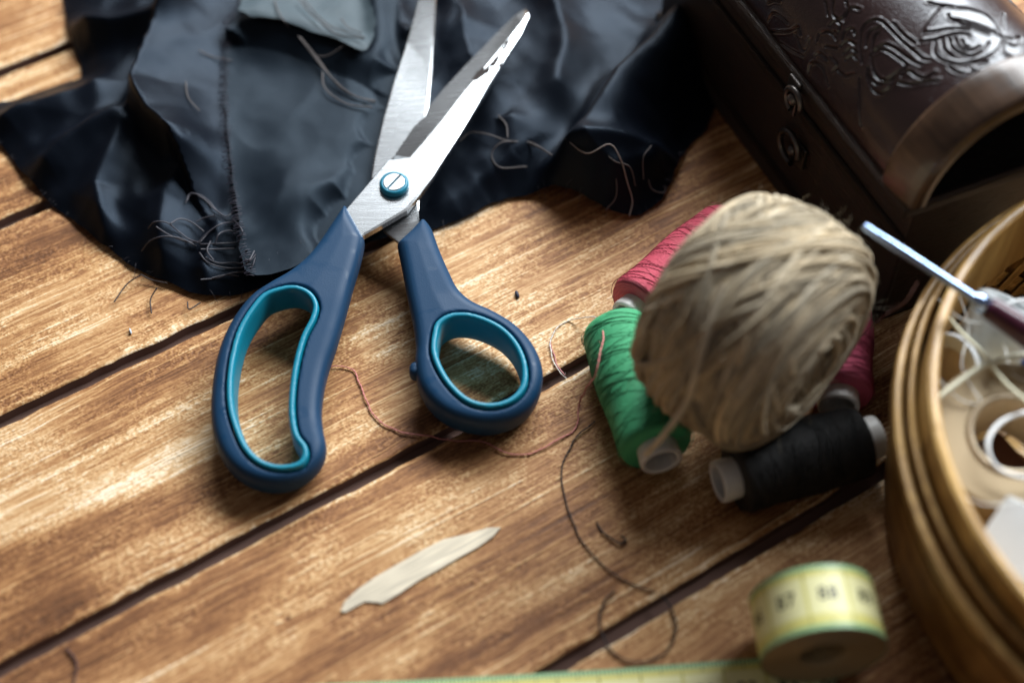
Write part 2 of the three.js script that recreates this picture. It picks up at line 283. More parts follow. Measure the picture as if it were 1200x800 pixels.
  handle([[367, 73], [364, 77], [340, 112], [310, 157], [278, 197], [238, 230], [190, 258], [150, 285], [115, 325], [86, 375], [66, 430], [54, 500], [51, 560], [57, 615], [73, 660], [100, 697], [140, 724], [190, 736], [240, 730], [282, 708], [312, 675], [322, 640], [315, 600], [311, 560], [315, 510], [327, 455], [347, 395], [366, 330], [385, 260], [404, 195], [412, 158], [412, 152], [409, 146], [390, 112], [370, 77]],
    [[205, 275], [250, 268], [290, 284], [308, 315], [302, 348], [281, 390], [264, 450], [254, 520], [253, 570], [262, 618], [281, 645], [284, 670], [270, 692], [240, 703], [200, 703], [160, 688], [127, 655], [106, 610], [92, 560], [89, 500], [98, 430], [116, 370], [146, 320], [175, 288]], 0.0048, 0.0051);
  const rh = handle([[553, 108], [548, 109], [522, 135], [494, 161], [490, 165], [491, 172], [500, 215], [513, 285], [527, 355], [533, 410], [531, 445], [540, 500], [565, 540], [602, 570], [650, 588], [700, 594], [755, 583], [798, 555], [824, 515], [833, 470], [822, 425], [797, 385], [760, 350], [712, 322], [665, 300], [634, 272], [611, 228], [590, 180], [571, 130], [556, 110]],
    [[570, 390], [580, 356], [610, 336], [650, 332], [700, 345], [745, 370], [780, 410], [798, 460], [795, 508], [770, 540], [730, 557], [690, 558], [650, 545], [610, 510], [581, 465], [568, 425]], 0.0048, 0.0066);
  const nb = z4(0.001)([536, 466]);
  part('stop_bumper', new RoundedBoxGeometry(0.004, 0.005, 0.0045, 3, 0.0018).translate(nb[0], 0, nb[1]), navy, rh);
  // pivot screw
  const s0 = z2(0.003)([165, 577]);
  const ps = part('pivot_collar', lathe([[0, 0.0], [0.0041, 0.0], [0.0043, 0.0006], [0.0042, 0.0014], [0.0036, 0.0019], [0.0031, 0.0018], [0.003, 0.0014], [0, 0.0013]], 48).translate(s0[0], 0.0024, s0[1]), mat(0.0, 0.17, 0.27, 0.4), sc);
  const dirS = 0.95;
  const half = (sgn) => { const sh = new THREE.Shape(); const a = 0.13; sh.absarc(0, 0, 0.0029, a, Math.PI - a); return new THREE.ExtrudeGeometry(sh, { depth: 0.0006, bevelEnabled: true, bevelSize: 0.00015, bevelThickness: 0.00015, bevelSegments: 2, curveSegments: 24 }).rotateX(-Math.PI / 2).rotateY(sgn > 0 ? 0 : Math.PI).rotateY(dirS).translate(s0[0], 0.0037, s0[1]); };
  for (const q of [1, -1]) part('screw_head', half(q), mat(0.8, 0.8, 0.8, 0.28, { metalness: 1 }), ps);
}

// ---------------------------------------------------------------- black fabric
function signedLine(pts, x, z) {                                                 // [distance, side > 0 right of travel as seen from above, t 0..1]
  let best = 1e9, sd = 0, tt = 0;
  for (let i = 0; i < pts.length - 1; i++) {
    const ax = pts[i].x, az = pts[i].z, dx = pts[i + 1].x - ax, dz = pts[i + 1].z - az, t = clamp(((x - ax) * dx + (z - az) * dz) / (dx * dx + dz * dz));
    const ex = x - ax - dx * t, ez = z - az - dz * t, d = ex * ex + ez * ez;
    if (d < best) { best = d; sd = Math.sign(dx * (z - az) - dz * (x - ax)); tt = (i + t) / (pts.length - 1); }
  }
  return [Math.sqrt(best), sd, tt];
}
const pxl = (arr, h = 0.008) => arr.map(([x, y]) => at(x, y, h));
const FEAT = [                                                                   // ridges: path, height mm, half width to the left and right of travel mm
  { p: pxl([[210, -40], [198, 10], [160, 100], [175, 140], [192, 168]], 0.014), a: 14, l: 15, r: 2.6 },
  { p: pxl([[20, 195], [80, 170], [142, 138]], 0.008), a: 5, l: 5, r: 6 },
  { p: pxl([[120, 262], [112, 215], [150, 150]], 0.008), a: 4.5, l: 7, r: 4 },
  { p: pxl([[180, 300], [190, 240], [215, 200]], 0.008), a: 4, l: 5, r: 6 },
  { p: pxl([[80, 20], [130, 28], [195, 24]], 0.008), a: 8, l: 6, r: 7 },
  { p: pxl([[-10, 145], [50, 125], [110, 110]], 0.006), a: 5, l: 5, r: 6 },
  { p: pxl([[245, 340], [235, 300], [255, 262]], 0.008), a: 3, l: 4, r: 4 },
  { p: pxl([[805, -12], [770, 22], [722, 70], [692, 120], [640, 178]], 0.026), a: 18, l: 15, r: 6, g: 1 },
  { p: pxl([[520, -30], [545, 40], [575, 90], [600, 130]], 0.014), a: 6, l: 9, r: 9 },
  { p: pxl([[455, -40], [470, 15], [480, 60]], 0.012), a: 6, l: 6, r: 7 },
  { p: pxl([[640, -40], [660, 30], [650, 90]], 0.014), a: 6, l: 9, r: 9 },
  { p: pxl([[545, 235], [560, 205], [600, 182]], 0.008), a: 3.5, l: 8, r: 5 },
  { p: pxl([[655, 232], [700, 218], [765, 196]], 0.008), a: 5.5, l: 5, r: 6 },
  { p: pxl([[690, 190], [740, 180], [795, 172]], 0.01), a: 6, l: 5, r: 6 },
];
function clothBase(x, z, d) {
  let h = 0.6 + 7.5 * (1 - Math.exp(-d / 0.022)) * 1.0;
  const wx = x + 0.006 * (fbm(x * 40, z * 40, 2) - 0.5), wz = z + 0.006 * (fbm(x * 40 + 9, z * 40 + 5, 2) - 0.5);
  for (const f of FEAT) { const [q, s] = signedLine(f.p, wx, wz), w = (s < 0 ? f.l : f.r) / 1000; if (q < 3.5 * w) h += f.a * ((f.g ?? 0.45) * Math.exp(-(q * q) / (w * w)) + (1 - (f.g ?? 0.45)) * Math.exp(-1.5 * (Math.sqrt(q * q + 4e-7) - 0.0006) / w)) * clamp(0.25 + d / 0.008); }
  const edge = clamp(d / 0.012);
  const rg = (n) => 1 - Math.sqrt((2 * n - 1) ** 2 + 0.004);
  h += edge * (4.2 * rg(fbm(x * 26 + 3, z * 22, 2)) - 2.4 + 1.8 * rg(fbm(x * 60 + z * 30, z * 38 - x * 20, 2)) - 1.0 + 1.0 * (fbm(x * 120, z * 110, 2) - 0.5));
  h += (1 - edge) * 1.1 * (vnoise(x * 190, z * 190) - 0.3);
  return Math.max(h, 0.5) / 1000;
}
const footGrid = bladeFoot;
const underBlades = (x, z, h, gap = 0.0028) => { let m = 1e9; for (const p of footGrid) m = Math.min(m, Math.hypot(p.x - x, p.z - z)); const lim = SC_Y(z) - gap - 0.0022 + Math.max(0, m - 0.007) * 1.2; return h < lim - 0.002 ? h : lim - 0.002 + 0.002 * Math.tanh((h - lim + 0.002) / 0.002); };
function clothPanel(name, outPx, hU, cell, hf, material, parent, thick = 0.0006) {
  const poly = smoothLoop(outPx.map(([x, y]) => { const p = at(x, y, hU); return [p.x, p.z]; }), 260);
  for (const q of poly) { q[0] += 0.0009 * (vnoise(q[0] * 400, q[1] * 400) - 0.5); q[1] += 0.0009 * (vnoise(q[0] * 400 + 50, q[1] * 400) - 0.5); }
  let x0 = 1e9, x1 = -1e9, z0 = 1e9, z1 = -1e9; for (const [x, z] of poly) { x0 = Math.min(x0, x); x1 = Math.max(x1, x); z0 = Math.min(z0, z); z1 = Math.max(z1, z); }
  const nx = Math.ceil((x1 - x0) / cell) + 2, nz = Math.ceil((z1 - z0) / cell) + 2, id = new Int32Array(nx * nz).fill(-1), P = [], uv = [], I = [];
  const near = (x, z) => { let b = 1e9, q = [x, z]; for (let i = 0, j = poly.length - 1; i < poly.length; j = i++) { const ex = poly[i][0] - poly[j][0], ez = poly[i][1] - poly[j][1], t = clamp(((x - poly[j][0]) * ex + (z - poly[j][1]) * ez) / (ex * ex + ez * ez)), qx = poly[j][0] + ex * t, qz = poly[j][1] + ez * t, d = (qx - x) ** 2 + (qz - z) ** 2; if (d < b) { b = d; q = [qx, qz]; } } return q; };
  for (let j = 0; j < nz; j++) for (let i = 0; i < nx; i++) {
    let x = x0 + (i - 0.5) * cell, z = z0 + (j - 0.5) * cell, d = -sdPoly(poly, x, z);
    if (d < -cell * 1.05) continue;
    if (d < cell * 0.35) { [x, z] = near(x, z); d = 0; }
    id[j * nx + i] = P.length / 3; P.push(x, hf(x, z, Math.max(0, d)), z); uv.push(x, z);
  }
  for (let j = 0; j < nz - 1; j++) for (let i = 0; i < nx - 1; i++) { const a = id[j * nx + i], b = id[j * nx + i + 1], c = id[(j + 1) * nx + i], d = id[(j + 1) * nx + i + 1]; if (a >= 0 && b >= 0 && d >= 0) I.push(a, d, b); if (a >= 0 && c >= 0 && d >= 0) I.push(a, c, d); }
  const g = new THREE.BufferGeometry(); g.setAttribute('position', new THREE.Float32BufferAttribute(P, 3)); g.setAttribute('uv', new THREE.Float32BufferAttribute(uv, 2)); g.setIndex(I); g.computeVertexNormals();
  const made = part(name, g, material, parent); made.userData.poly = poly; return made;
}
{
  const cl = thing('black_fabric', 'crumpled black satin cloth with frayed edges lying under the scissor blades', 'fabric');
  const weave = dataTex(256, 256, (x, y) => 0.5 + 0.25 * Math.sin((x + y) * Math.PI / 4) + 0.2 * (hash(x, y) - 0.5) + 0.25 * Math.sin(x * Math.PI / 2));
  weave.repeat.set(90, 90);
  const satin = mat(0.0022, 0.0032, 0.0062, 0.40, { bumpMap: weave, bumpScale: 0.00004, sheen: 0.2, sheenColor: new THREE.Color().setRGB(0.06, 0.09, 0.15), sheenRoughness: 0.5, specularIntensity: 0.36, specularColor: new THREE.Color().setRGB(0.5, 0.72, 1) });
  const matte = mat(0.005, 0.0085, 0.014, 0.46, { specularIntensity: 0.42, specularColor: new THREE.Color().setRGB(0.55, 0.78, 1), bumpMap: weave, bumpScale: 0.00005, sheen: 0.35, sheenColor: new THREE.Color().setRGB(0.10, 0.14, 0.19), sheenRoughness: 0.45 });
  const lining = mat(0.036, 0.060, 0.074, 0.6, { bumpMap: weave, bumpScale: 0.00006, sheen: 0.5, sheenColor: new THREE.Color().setRGB(0.2, 0.26, 0.3), sheenRoughness: 0.5 });
  const base = (x, z, d) => underBlades(x, z, clothBase(x, z, d));
  const sheet = clothPanel('cloth_sheet', [[70, -90], [72, -30], [72, 0], [80, 35], [88, 62], [95, 88], [88, 93], [60, 100], [25, 114], [-30, 128], [-52, 146], [-30, 158], [-5, 167], [30, 207], [62, 240], [90, 262], [125, 290], [160, 315], [200, 333], [238, 346], [268, 346], [300, 338], [340, 322], [400, 296], [450, 278], [500, 270], [540, 258], [575, 240], [610, 230], [650, 229], [690, 243], [720, 252], [750, 251], [775, 234], [790, 207], [803, 180], [828, 150], [838, 118], [812, 60], [790, 0], [735, -92], [400, -95]], 0.001, 0.0009, base, satin, cl);
  const seamPx = [[290, -40], [284, 0], [268, 40], [264, 90], [266, 140], [272, 200], [282, 265], [296, 322]];
  const seam = pxl(seamPx, 0.012);
  const pB = pxl([[290, 45], [350, 62], [432, 100]], 0.014), pB2 = pxl([[285, 262], [340, 235], [400, 225]], 0.01), pB3 = pxl([[440, -30], [446, 60], [462, 110]], 0.014);
  const overB = (x, z, d) => {
    let h = base(x, z, 1) * 0.55 + 0.0038 + 0.002 * sstep(0, 0.02, d);
    const a = signedLine(pB, x, z), b = signedLine(pB2, x, z), c = signedLine(pB3, x, z);
    h += 0.0045 * Math.exp(-((a[0] - (a[1] < 0 ? 0.007 : 0)) ** 2) / 0.006 ** 2) * (a[1] < 0 ? 1 : 0.2) + 0.0022 * Math.exp(-(b[0] ** 2) / 0.007 ** 2) + 0.0035 * Math.exp(-(c[0] ** 2) / 0.004 ** 2);
    h += 0.0012 * (fbm(x * 60, z * 35, 2) - 0.5) + 0.0022 * (1 - Math.abs(2 * fbm(x * 34 + 7, z * 20 + 2, 2) - 1));
    return underBlades(x, z, Math.max(h, base(x, z, 1) * 0 + 0.0012 + 0.003 * clamp(d / 0.01)), 0.0016);
  };
  const under = (x, z, d) => base(x, z, 0.05);
  const fB = (x, z, d) => Math.max(overB(x, z, d), Math.min(under(x, z), SC_Y(z) - 0.005) + 0.0006);
  const panelB = clothPanel('cloth_panel', [[292, -60], [284, 0], [268, 40], [264, 90], [266, 140], [272, 200], [280, 260], [292, 322], [330, 320], [395, 290], [440, 262], [470, 205], [476, 120], [468, 20], [468, -60]], 0.009, 0.0009, fB, matte, cl);
  const fL = (x, z, d) => Math.max(overB(x, z, 1), under(x, z)) + 0.0016 + 0.0012 * sstep(0, 0.008, d) + 0.0008 * fbm(x * 80, z * 80, 2);
  const patch = clothPanel('lining_patch', [[300, -60], [288, -20], [283, 20], [330, 32], [390, 52], [428, 68], [440, 40], [430, -10], [425, -60]], 0.016, 0.001, fL, lining, cl);
  // overlocked seam: stitches along the panel's left edge
  const hs = (x, z) => Math.max(overB(x, z, 0.002), Math.min(under(x, z), SC_Y(z) - 0.005) + 0.0006);
  const curve = new THREE.CatmullRomCurve3(seam.map((p) => V3(p.x, 0, p.z))), st = [];
  const stitch = mat(0.035, 0.032, 0.052, 0.6);
  for (let i = 0; i < 130; i++) {
    const t = (i + 0.3 * rnd()) / 130, p = curve.getPointAt(t), tg = curve.getTangentAt(t), sx = V3(tg.z, 0, -tg.x);
    const a = p.clone().addScaledVector(sx, rr(0.0002, 0.0012)), b = p.clone().addScaledVector(sx, -rr(0.0016, 0.0026)).addScaledVector(tg, rr(-0.001, 0.001));
    if (sx.x < 0) { /* keep the stitches over the panel */ }
    const y = hs(p.x, p.z); a.y = y + 0.0006; b.y = y + 0.0005; const m = a.clone().lerp(b, 0.5); m.y += 0.0004;
    st.push(tube([a, m, b], 0.00014, 4, 4));
  }
  part('overlock_seam', mergeGeometries(st), stitch, cl);
  // frayed threads, traced in the photograph
  const inside = (p, x, z) => sdPoly(p, x, z) < 0, outB = panelB.userData.poly, outL = patch.userData.poly, outA = sheet.userData.poly;
  const topAt = (x, z) => { let h = 0; const d = -sdPoly(outA, x, z); if (d > 0) h = base(x, z, d); if (inside(outB, x, z)) h = Math.max(h, fB(x, z, -sdPoly(outB, x, z))); if (inside(outL, x, z)) h = Math.max(h, fL(x, z, -sdPoly(outL, x, z))); return h; };
  const draped = (x, y, lift) => { let h = 0.01, p; for (let i = 0; i < 7; i++) { p = at(x, y, h); h = lerp(h, topAt(p.x, p.z) + lift, 0.7); } p.y = h; return p; };
  const thr = mat(0.045, 0.043, 0.055, 0.55), thr2 = mat(0.085, 0.072, 0.07, 0.6);
  const fray = (arr, h, r = 0.00022, m = thr) => part('frayed_thread', tube(arr.map(([x, y], i) => { return draped(x, y, 0.0004 + 0.0018 * hash(i * 7 + Math.round(arr[0][0]), 3)); }), r, 36, 5), m, cl);
  const q = (x, y) => [160 + x / 5.333, 200 + y / 5.333];
  for (const [a, h] of [
    [[q(310, 190), q(330, 145), q(390, 150), q(450, 190), q(500, 250), q(560, 285), q(610, 250)], 0.0155], [[q(305, 200), q(340, 150), q(410, 170), q(480, 235), q(540, 280)], 0.015],
    [[q(70, 360), q(110, 320), q(190, 325), q(260, 380), q(330, 430), q(400, 450)], 0.0135], [[q(30, 500), q(80, 440), q(170, 410), q(280, 425), q(370, 470)], 0.012], [[q(120, 350), q(200, 400), q(300, 440), q(380, 450)], 0.013],
    [[q(210, 330), q(270, 300), q(340, 320), q(420, 380)], 0.013], [[q(370, 320), q(420, 295), q(490, 280)], 0.014], [[q(380, 450), q(440, 390), q(520, 335), q(600, 320)], 0.0145], [[q(400, 440), q(450, 385), q(510, 340)], 0.014],
    [[q(390, 460), q(500, 455), q(620, 450)], 0.0135], [[q(400, 490), q(500, 490), q(610, 485)], 0.0125], [[q(490, 460), q(510, 400), q(570, 375), q(620, 380)], 0.0135], [[q(390, 510), q(440, 570), q(540, 605), q(660, 605), q(740, 560)], 0.0115],
    [[q(430, 540), q(500, 575), q(600, 575), q(700, 570), q(745, 520)], 0.0115], [[q(400, 680), q(500, 670), q(590, 640), q(670, 630)], 0.010], [[q(470, 670), q(560, 650), q(640, 658)], 0.010], [[q(640, 480), q(700, 560), q(735, 500)], 0.012], [[q(650, 540), q(720, 600), q(740, 540)], 0.0115],
    [[q(600, 300), q(660, 380), q(640, 450), q(690, 500)], 0.0125], [[q(460, 440), q(440, 500), q(480, 560)], 0.012],
  ]) fray(a, h);
  const w = (x, y) => [200 + x / 4.615, y / 4.615];
  for (const a of [[w(690, -10), w(750, 70), w(830, 135), w(900, 185), w(1040, 210)], [w(720, 0), w(800, 90), w(880, 150), w(970, 180), w(1050, 205)], [w(690, 195), w(770, 300), w(850, 400), w(950, 500), w(1100, 550)], [w(700, 200), w(790, 310), w(880, 430), w(1000, 520), w(1110, 545)], [w(790, 305), w(850, 300), w(930, 250)], [w(560, 0), w(590, 80), w(640, 150)], [w(820, 390), w(830, 470), w(950, 560), w(1090, 580)], [w(920, 100), w(960, 150), w(1030, 180)]]) fray(a, 0.0205, 0.00022, thr2);
  for (const a of [[w(150, 270), w(220, 305), w(330, 325)], [w(80, 440), w(95, 530), w(155, 600)]]) fray(a, 0.018, 0.0002, thr2);
  const e = (x, y) => [400 + x / 2.6667, y / 2.6667];
  for (const [a, h, m] of [[[e(370, 440), e(400, 415), e(460, 420), e(520, 440), e(590, 445), e(660, 485)], 0.017, thr2], [[e(520, 430), e(515, 390), e(490, 360)], 0.018, thr2], [[e(660, 485), e(590, 450), e(500, 445), e(470, 480), e(490, 520), e(580, 520)], 0.014, thr2], [[e(700, 460), e(770, 440), e(840, 450), e(870, 490), e(895, 570), e(910, 630), e(900, 675)], 0.013, mat(0.26, 0.22, 0.2, 0.6)], [[e(770, 510), e(850, 510), e(900, 520), e(920, 580)], 0.012, thr2], [[e(970, 455), e(945, 490), e(945, 560)], 0.012, thr2], [[e(960, 560), e(970, 590), e(1010, 600), e(1015, 580)], 0.004, thr2], [[e(830, 610), e(860, 590), e(850, 560)], 0.01, thr2]]) fray(a, h, 0.0002, m);
  const fe = [];                                                                 // short ravelled ends along the cut edge of the sheet
  for (const [poly, n] of [[outA, 170]]) for (let i = 0; i < n; i++) {
    const k = Math.floor(rnd() * poly.length), a = poly[k], b = poly[(k + 1) % poly.length], t = rnd(), x = lerp(a[0], b[0], t), z = lerp(a[1], b[1], t), ex = b[0] - a[0], ez = b[1] - a[1], l = Math.hypot(ex, ez) || 1, sgn = sdPoly(poly, x - ez / l * 0.001, z + ex / l * 0.001) > 0 ? 1 : -1, ox = -ez / l * sgn, oz = ex / l * sgn, len = rr(0.0008, 0.0032), sk = rr(-0.7, 0.7);
    const P = (f, y) => V3(x + (ox + sk * ex / l) * f * len, y, z + (oz + sk * ez / l) * f * len);
    fe.push(tube([P(-0.5, topAt(x - ox * len * 0.5, z - oz * len * 0.5) + 0.0002), P(0, topAt(x - ox * 0.0008, z - oz * 0.0008) + 0.0003), P(0.6, 0.0007), P(1, 0.0003)], 0.00007, 5, 3));
  }
  part('ravelled_edge', mergeGeometries(fe), thr, cl).userData.kind = 'stuff';
  const t2 = (x, y) => [x / 2.6667, 200 + y / 2.6667];
  for (const a of [[t2(440, 325), t2(400, 350), t2(355, 410)], [t2(490, 365), t2(470, 400), t2(472, 445)], [t2(585, 410), t2(590, 432), t2(625, 412)], [t2(440, 325), t2(470, 340), t2(520, 345)]]) fray(a, 0.0008, 0.00022, mat(0.03, 0.02, 0.02, 0.7));
}

// ---------------------------------------------------------------- thread spools
const lineTex = dataTex(256, 256, (x, y) => 0.5 + 0.3 * Math.sin((y * 8 + x) * 2 * Math.PI / 64) + 0.3 * (vnoise(x * 0.08, y * 0.9) - 0.5));
const plastic = mat(0.72, 0.71, 0.68, 0.35, { transmission: 0.12 });
function spool(name, label, a, b, h, R, col, coreOut = 0.004, far = coreOut, cone = 0) {
  const A = V3(a[0], h, a[1]), B = V3(b[0], h, b[1]), dir = B.clone().sub(A), L = dir.length(); dir.normalize();
  const s = thing(name, label, 'thread spool', 'thread spools around the twine ball'); s.applyMatrix4(alongY(dir, A));
  const body = [], n = 26; body.push([0.0052, 0]);
  for (let i = 0; i <= n; i++) { const t = i / n, e = Math.min(t, 1 - t) * L; body.push([(R + cone * (t - 0.5)) * (1 - 0.10 * Math.exp(-e / 0.0012)) + 0.0003 * Math.sin(t * 9 + R * 900), t * L]); }
  body.push([0.0052, L]);
  const g = lathe(body, 72), uv = g.attributes.uv; for (let i = 0; i < uv.count; i++) uv.setXY(i, uv.getX(i) * 2, uv.getY(i) * 4);
  const m = mat(...col, 0.62, { bumpMap: lineTex, bumpScale: 0.00022, sheen: 0.4, sheenColor: new THREE.Color().setRGB(...col.map((c) => clamp(c * 2))), sheenRoughness: 0.4 });
  const th = part('thread_winding', g, m, s), strands = [];
  for (let k = 0; k < 90; k++) { const p0 = rr(0, 6.28), t0 = rr(0.03, 0.9), sp = (rnd() < 0.5 ? 1 : -1) * rr(0.08, 0.28), pts = []; for (let i = 0; i <= 14; i++) { const f = i / 14, tt = clamp(t0 + sp * f, 0.015, 0.985), an = p0 + f * 3.0, r = (R + cone * (tt - 0.5)) * 1.0 + 0.00002 + 0.0003 * Math.sin(tt * 9 + R * 900); pts.push(V3(r * Math.cos(an), tt * L, r * Math.sin(an))); } strands.push(tube(pts, rnd() < 0.25 ? 0.00013 : 0.00009, 28, 3)); }
  part('crossing_thread', mergeGeometries(strands), m, th);
  const c = coreOut, core = lathe([[0.0042, -c], [0.0047, -c - 0.0004], [0.0054, -c - 0.0003], [0.0056, -c + 0.0005], [0.0053, 0.001], [0.0053, L - 0.001], [0.0056, L + far - 0.0005], [0.0054, L + far + 0.0003], [0.0047, L + far + 0.0004], [0.0042, L + far], [0.0040, L * 0.5], [0.0042, -c]], 48);
  part('spool_core', core, plastic, s);
  return s;
}
const mm = (x, z) => [x / 1000, z / 1000];
spool('thread_spool', 'green thread spool with white core leaning against the twine ball', mm(37.3, 41.5), mm(28.2, 3.2), 0.0102, 0.0100, [0.06, 0.41, 0.18], 0.0042, 0.0004);
spool('thread_spool', 'red thread spool lying half behind the twine ball, beside the green spool', mm(34.6, -3.3), mm(62.6, -32), 0.0102, 0.0100, [0.60, 0.075, 0.12], 0.0040);
spool('thread_spool', 'black thread spool lying in front of the twine ball', mm(56.8, 50.2), mm(90, 39.3), 0.0100, 0.0098, [0.0030, 0.0030, 0.0032], 0.0046);
spool('thread_spool', 'pink thread spool squeezed between twine ball and bamboo basket', mm(86.5, 24.5), mm(90.3, -4), 0.0093, 0.0091, [0.60, 0.10, 0.18], 0.0038);

// ---------------------------------------------------------------- ball of jute twine
{
  const C = at(884, 377, 0.042), t = thing('twine_ball', 'ball of beige jute twine resting on the thread spools', 'twine ball');
  t.position.copy(C);
  const A = V3(0.72, -0.02, 0.69).normalize(), E1 = V3(0, 1, 0).addScaledVector(A, -A.y).normalize(), E2 = A.clone().cross(E1), La = 0.0198, Rb = 0.0299, pw = 3.8;
  const rad = (d) => { const a = Math.abs(d.dot(A)), r = Math.sqrt(Math.max(0, 1 - a * a)); return 1 / Math.pow(Math.pow(a / La, pw) + Math.pow(r / Rb, pw), 1 / pw); };
  const jute = new THREE.MeshPhysicalMaterial({ roughness: 0.85, vertexColors: true, sheen: 0.35, sheenColor: new THREE.Color().setRGB(0.5, 0.48, 0.4), sheenRoughness: 0.6, side: THREE.DoubleSide });
  const yarnTex = dataTex(256, 64, (x, y) => 0.5 + 0.35 * Math.sin((x / 16 + y / 64) * 2 * Math.PI) + 0.5 * (vnoise(x * 0.2, y * 0.5) - 0.5)); yarnTex.repeat.set(5, 1);
  jute.bumpMap = yarnTex; jute.bumpScale = 0.00012;
  const tint = (g, b = rr(0.55, 1.2)) => { const w = rr(-0.02, 0.03), n = g.attributes.position.count, c = new Float32Array(n * 3), ph = rr(0, 99); for (let i = 0; i < n; i++) { const k = b * (0.8 + 0.45 * vnoise(i * 0.05 + ph, ph)); c[3 * i] = (0.50 + w) * k; c[3 * i + 1] = 0.42 * k; c[3 * i + 2] = (0.295 - w) * k; } g.setAttribute('color', new THREE.BufferAttribute(c, 3)); return g; };
  const coreG = new THREE.SphereGeometry(1, 64, 48), cp = coreG.attributes.position; for (let i = 0; i < cp.count; i++) { const d = V3().fromBufferAttribute(cp, i).normalize(); d.multiplyScalar(rad(d) * 0.90); cp.setXYZ(i, d.x, d.y, d.z); } coreG.computeVertexNormals();
  const loops = [];
  const sweep = (pp, r, sides) => {                                               // closed tube straight through the given points
    const n = pp.length, P = new Float32Array(n * sides * 3), N = new Float32Array(n * sides * 3), UV = new Float32Array(n * sides * 2), I = [];
    for (let i = 0; i < n; i++) { const tg = pp[(i + 1) % n].clone().sub(pp[(i + n - 1) % n]).normalize(), a = pp[i].clone().addScaledVector(tg, -pp[i].dot(tg)).normalize(), b = tg.clone().cross(a); for (let k = 0; k < sides; k++) { const an = k / sides * 2 * Math.PI, d = a.clone().multiplyScalar(Math.cos(an)).addScaledVector(b, Math.sin(an)), o = (i * sides + k) * 3; P.set([pp[i].x + d.x * r, pp[i].y + d.y * r, pp[i].z + d.z * r], o); N.set([d.x, d.y, d.z], o); UV.set([i / n * 4, k / sides], (i * sides + k) * 2); const k2 = (k + 1) % sides, i2 = (i + 1) % n; I.push(i * sides + k, i2 * sides + k2, i2 * sides + k, i * sides + k, i * sides + k2, i2 * sides + k2); } }
    const g = new THREE.BufferGeometry(); g.setAttribute('position', new THREE.BufferAttribute(P, 3)); g.setAttribute('normal', new THREE.BufferAttribute(N, 3)); g.setAttribute('uv', new THREE.BufferAttribute(UV, 2)); g.setIndex(I); return g;
  };
  const loop = (n, k, r, lift, ph) => {
    const e1 = Math.abs(n.y) < 0.9 ? V3(0, 1, 0).cross(n).normalize() : V3(1, 0, 0).cross(n).normalize(), e2 = n.clone().cross(e1), pts = [], N = 44, q = Math.sqrt(1 - k * k);
    for (let i = 0; i < N; i++) { const a = i / N * 2 * Math.PI, d = n.clone().multiplyScalar(k + 0.02 * Math.sin(a * 2 + ph)).addScaledVector(e1, q * Math.cos(a)).addScaledVector(e2, q * Math.sin(a)).normalize(); pts.push(d.clone().multiplyScalar(rad(d) * lift + 0.0006 * (vnoise(a * 3 + ph, ph) - 0.5))); }
    const NP = 110, cr = new THREE.CatmullRomCurve3(pts, true, 'centripetal').getPoints(NP).slice(0, NP), p0 = rr(0, 6), tw = Math.round(rr(1, 4)), b0 = rr(0.5, 1.2);
    for (let ply = 0; ply < 3; ply++) { const pp = cr.map((p, i) => { const tg = cr[(i + 1) % NP].clone().sub(cr[(i + NP - 1) % NP]).normalize(), nn = p.clone().normalize(), bb = tg.clone().cross(nn), an = p0 + ply * 2.094 + i / NP * 2 * Math.PI * tw; return p.clone().addScaledVector(nn, 0.4 * r * Math.cos(an)).addScaledVector(bb, 0.75 * r * Math.sin(an) + 0.0002 * (vnoise(i * 0.3, ply * 9 + p0) - 0.5)); }); loops.push(tint(sweep(pp, r * rr(0.42, 0.55), 5), b0 * rr(0.85, 1.15))); }
  };
  for (let i = 0; i < 96; i++) { const layer = i / 96, big = rnd() < 0.3, ti = big ? rr(0.25, 0.7) : rr(0, 0.24), ta = rr(0, 6.28); const n = A.clone().multiplyScalar(Math.cos(ti)).addScaledVector(E1, Math.sin(ti) * Math.cos(ta)).addScaledVector(E2, Math.sin(ti) * Math.sin(ta)); loop(n, rr(-0.86, 0.86) * Math.cos(ti * 0.5), rr(0.0010, 0.0018), 0.94 + 0.065 * layer, rr(0, 50)); }
  for (let i = 0; i < 34; i++) { const ti = rr(1.2, 1.75), ta = rr(-0.7, 0.7); const n = A.clone().multiplyScalar(Math.cos(ti)).addScaledVector(E1, Math.sin(ti) * Math.sin(ta)).addScaledVector(E2, Math.sin(ti) * Math.cos(ta)).normalize(); loop(n, rr(-0.8, 0.8), rr(0.0007, 0.0011), 0.96 + rr(0, 0.03), rr(0, 50)); }
  for (let i = 0; i < 16; i++) { const n = A.clone().multiplyScalar(0.80).addScaledVector(E1, -0.42).addScaledVector(E2, 0.42 + rr(-0.14, 0.14)).normalize(); loop(n, rr(-0.62, -0.2), rr(0.0008, 0.0012), 1.012 + rr(0, 0.012), rr(0, 50)); }
  const core = part('twine_core', tint(coreG), jute, t);
  part('twine_winding', mergeGeometries(loops), jute, t);
  const fz = [];
  for (let i = 0; i < 420; i++) { const d = V3(rr(-1, 1), rr(-1, 1), rr(-1, 1)).normalize(), p = d.clone().multiplyScalar(rad(d) * 1.0), s = V3(rr(-1, 1), rr(-1, 1), rr(-1, 1)).multiplyScalar(0.0026), m = p.clone().addScaledVector(d, rr(0.0004, 0.0018)).addScaledVector(s, 0.5), e = m.clone().addScaledVector(d, rr(-0.001, 0.002)).add(s); fz.push(tint(tube([p, m, e], 0.00005, 5, 3))); }
  part('loose_fibres', mergeGeometries(fz), jute, t).userData.kind = 'stuff';
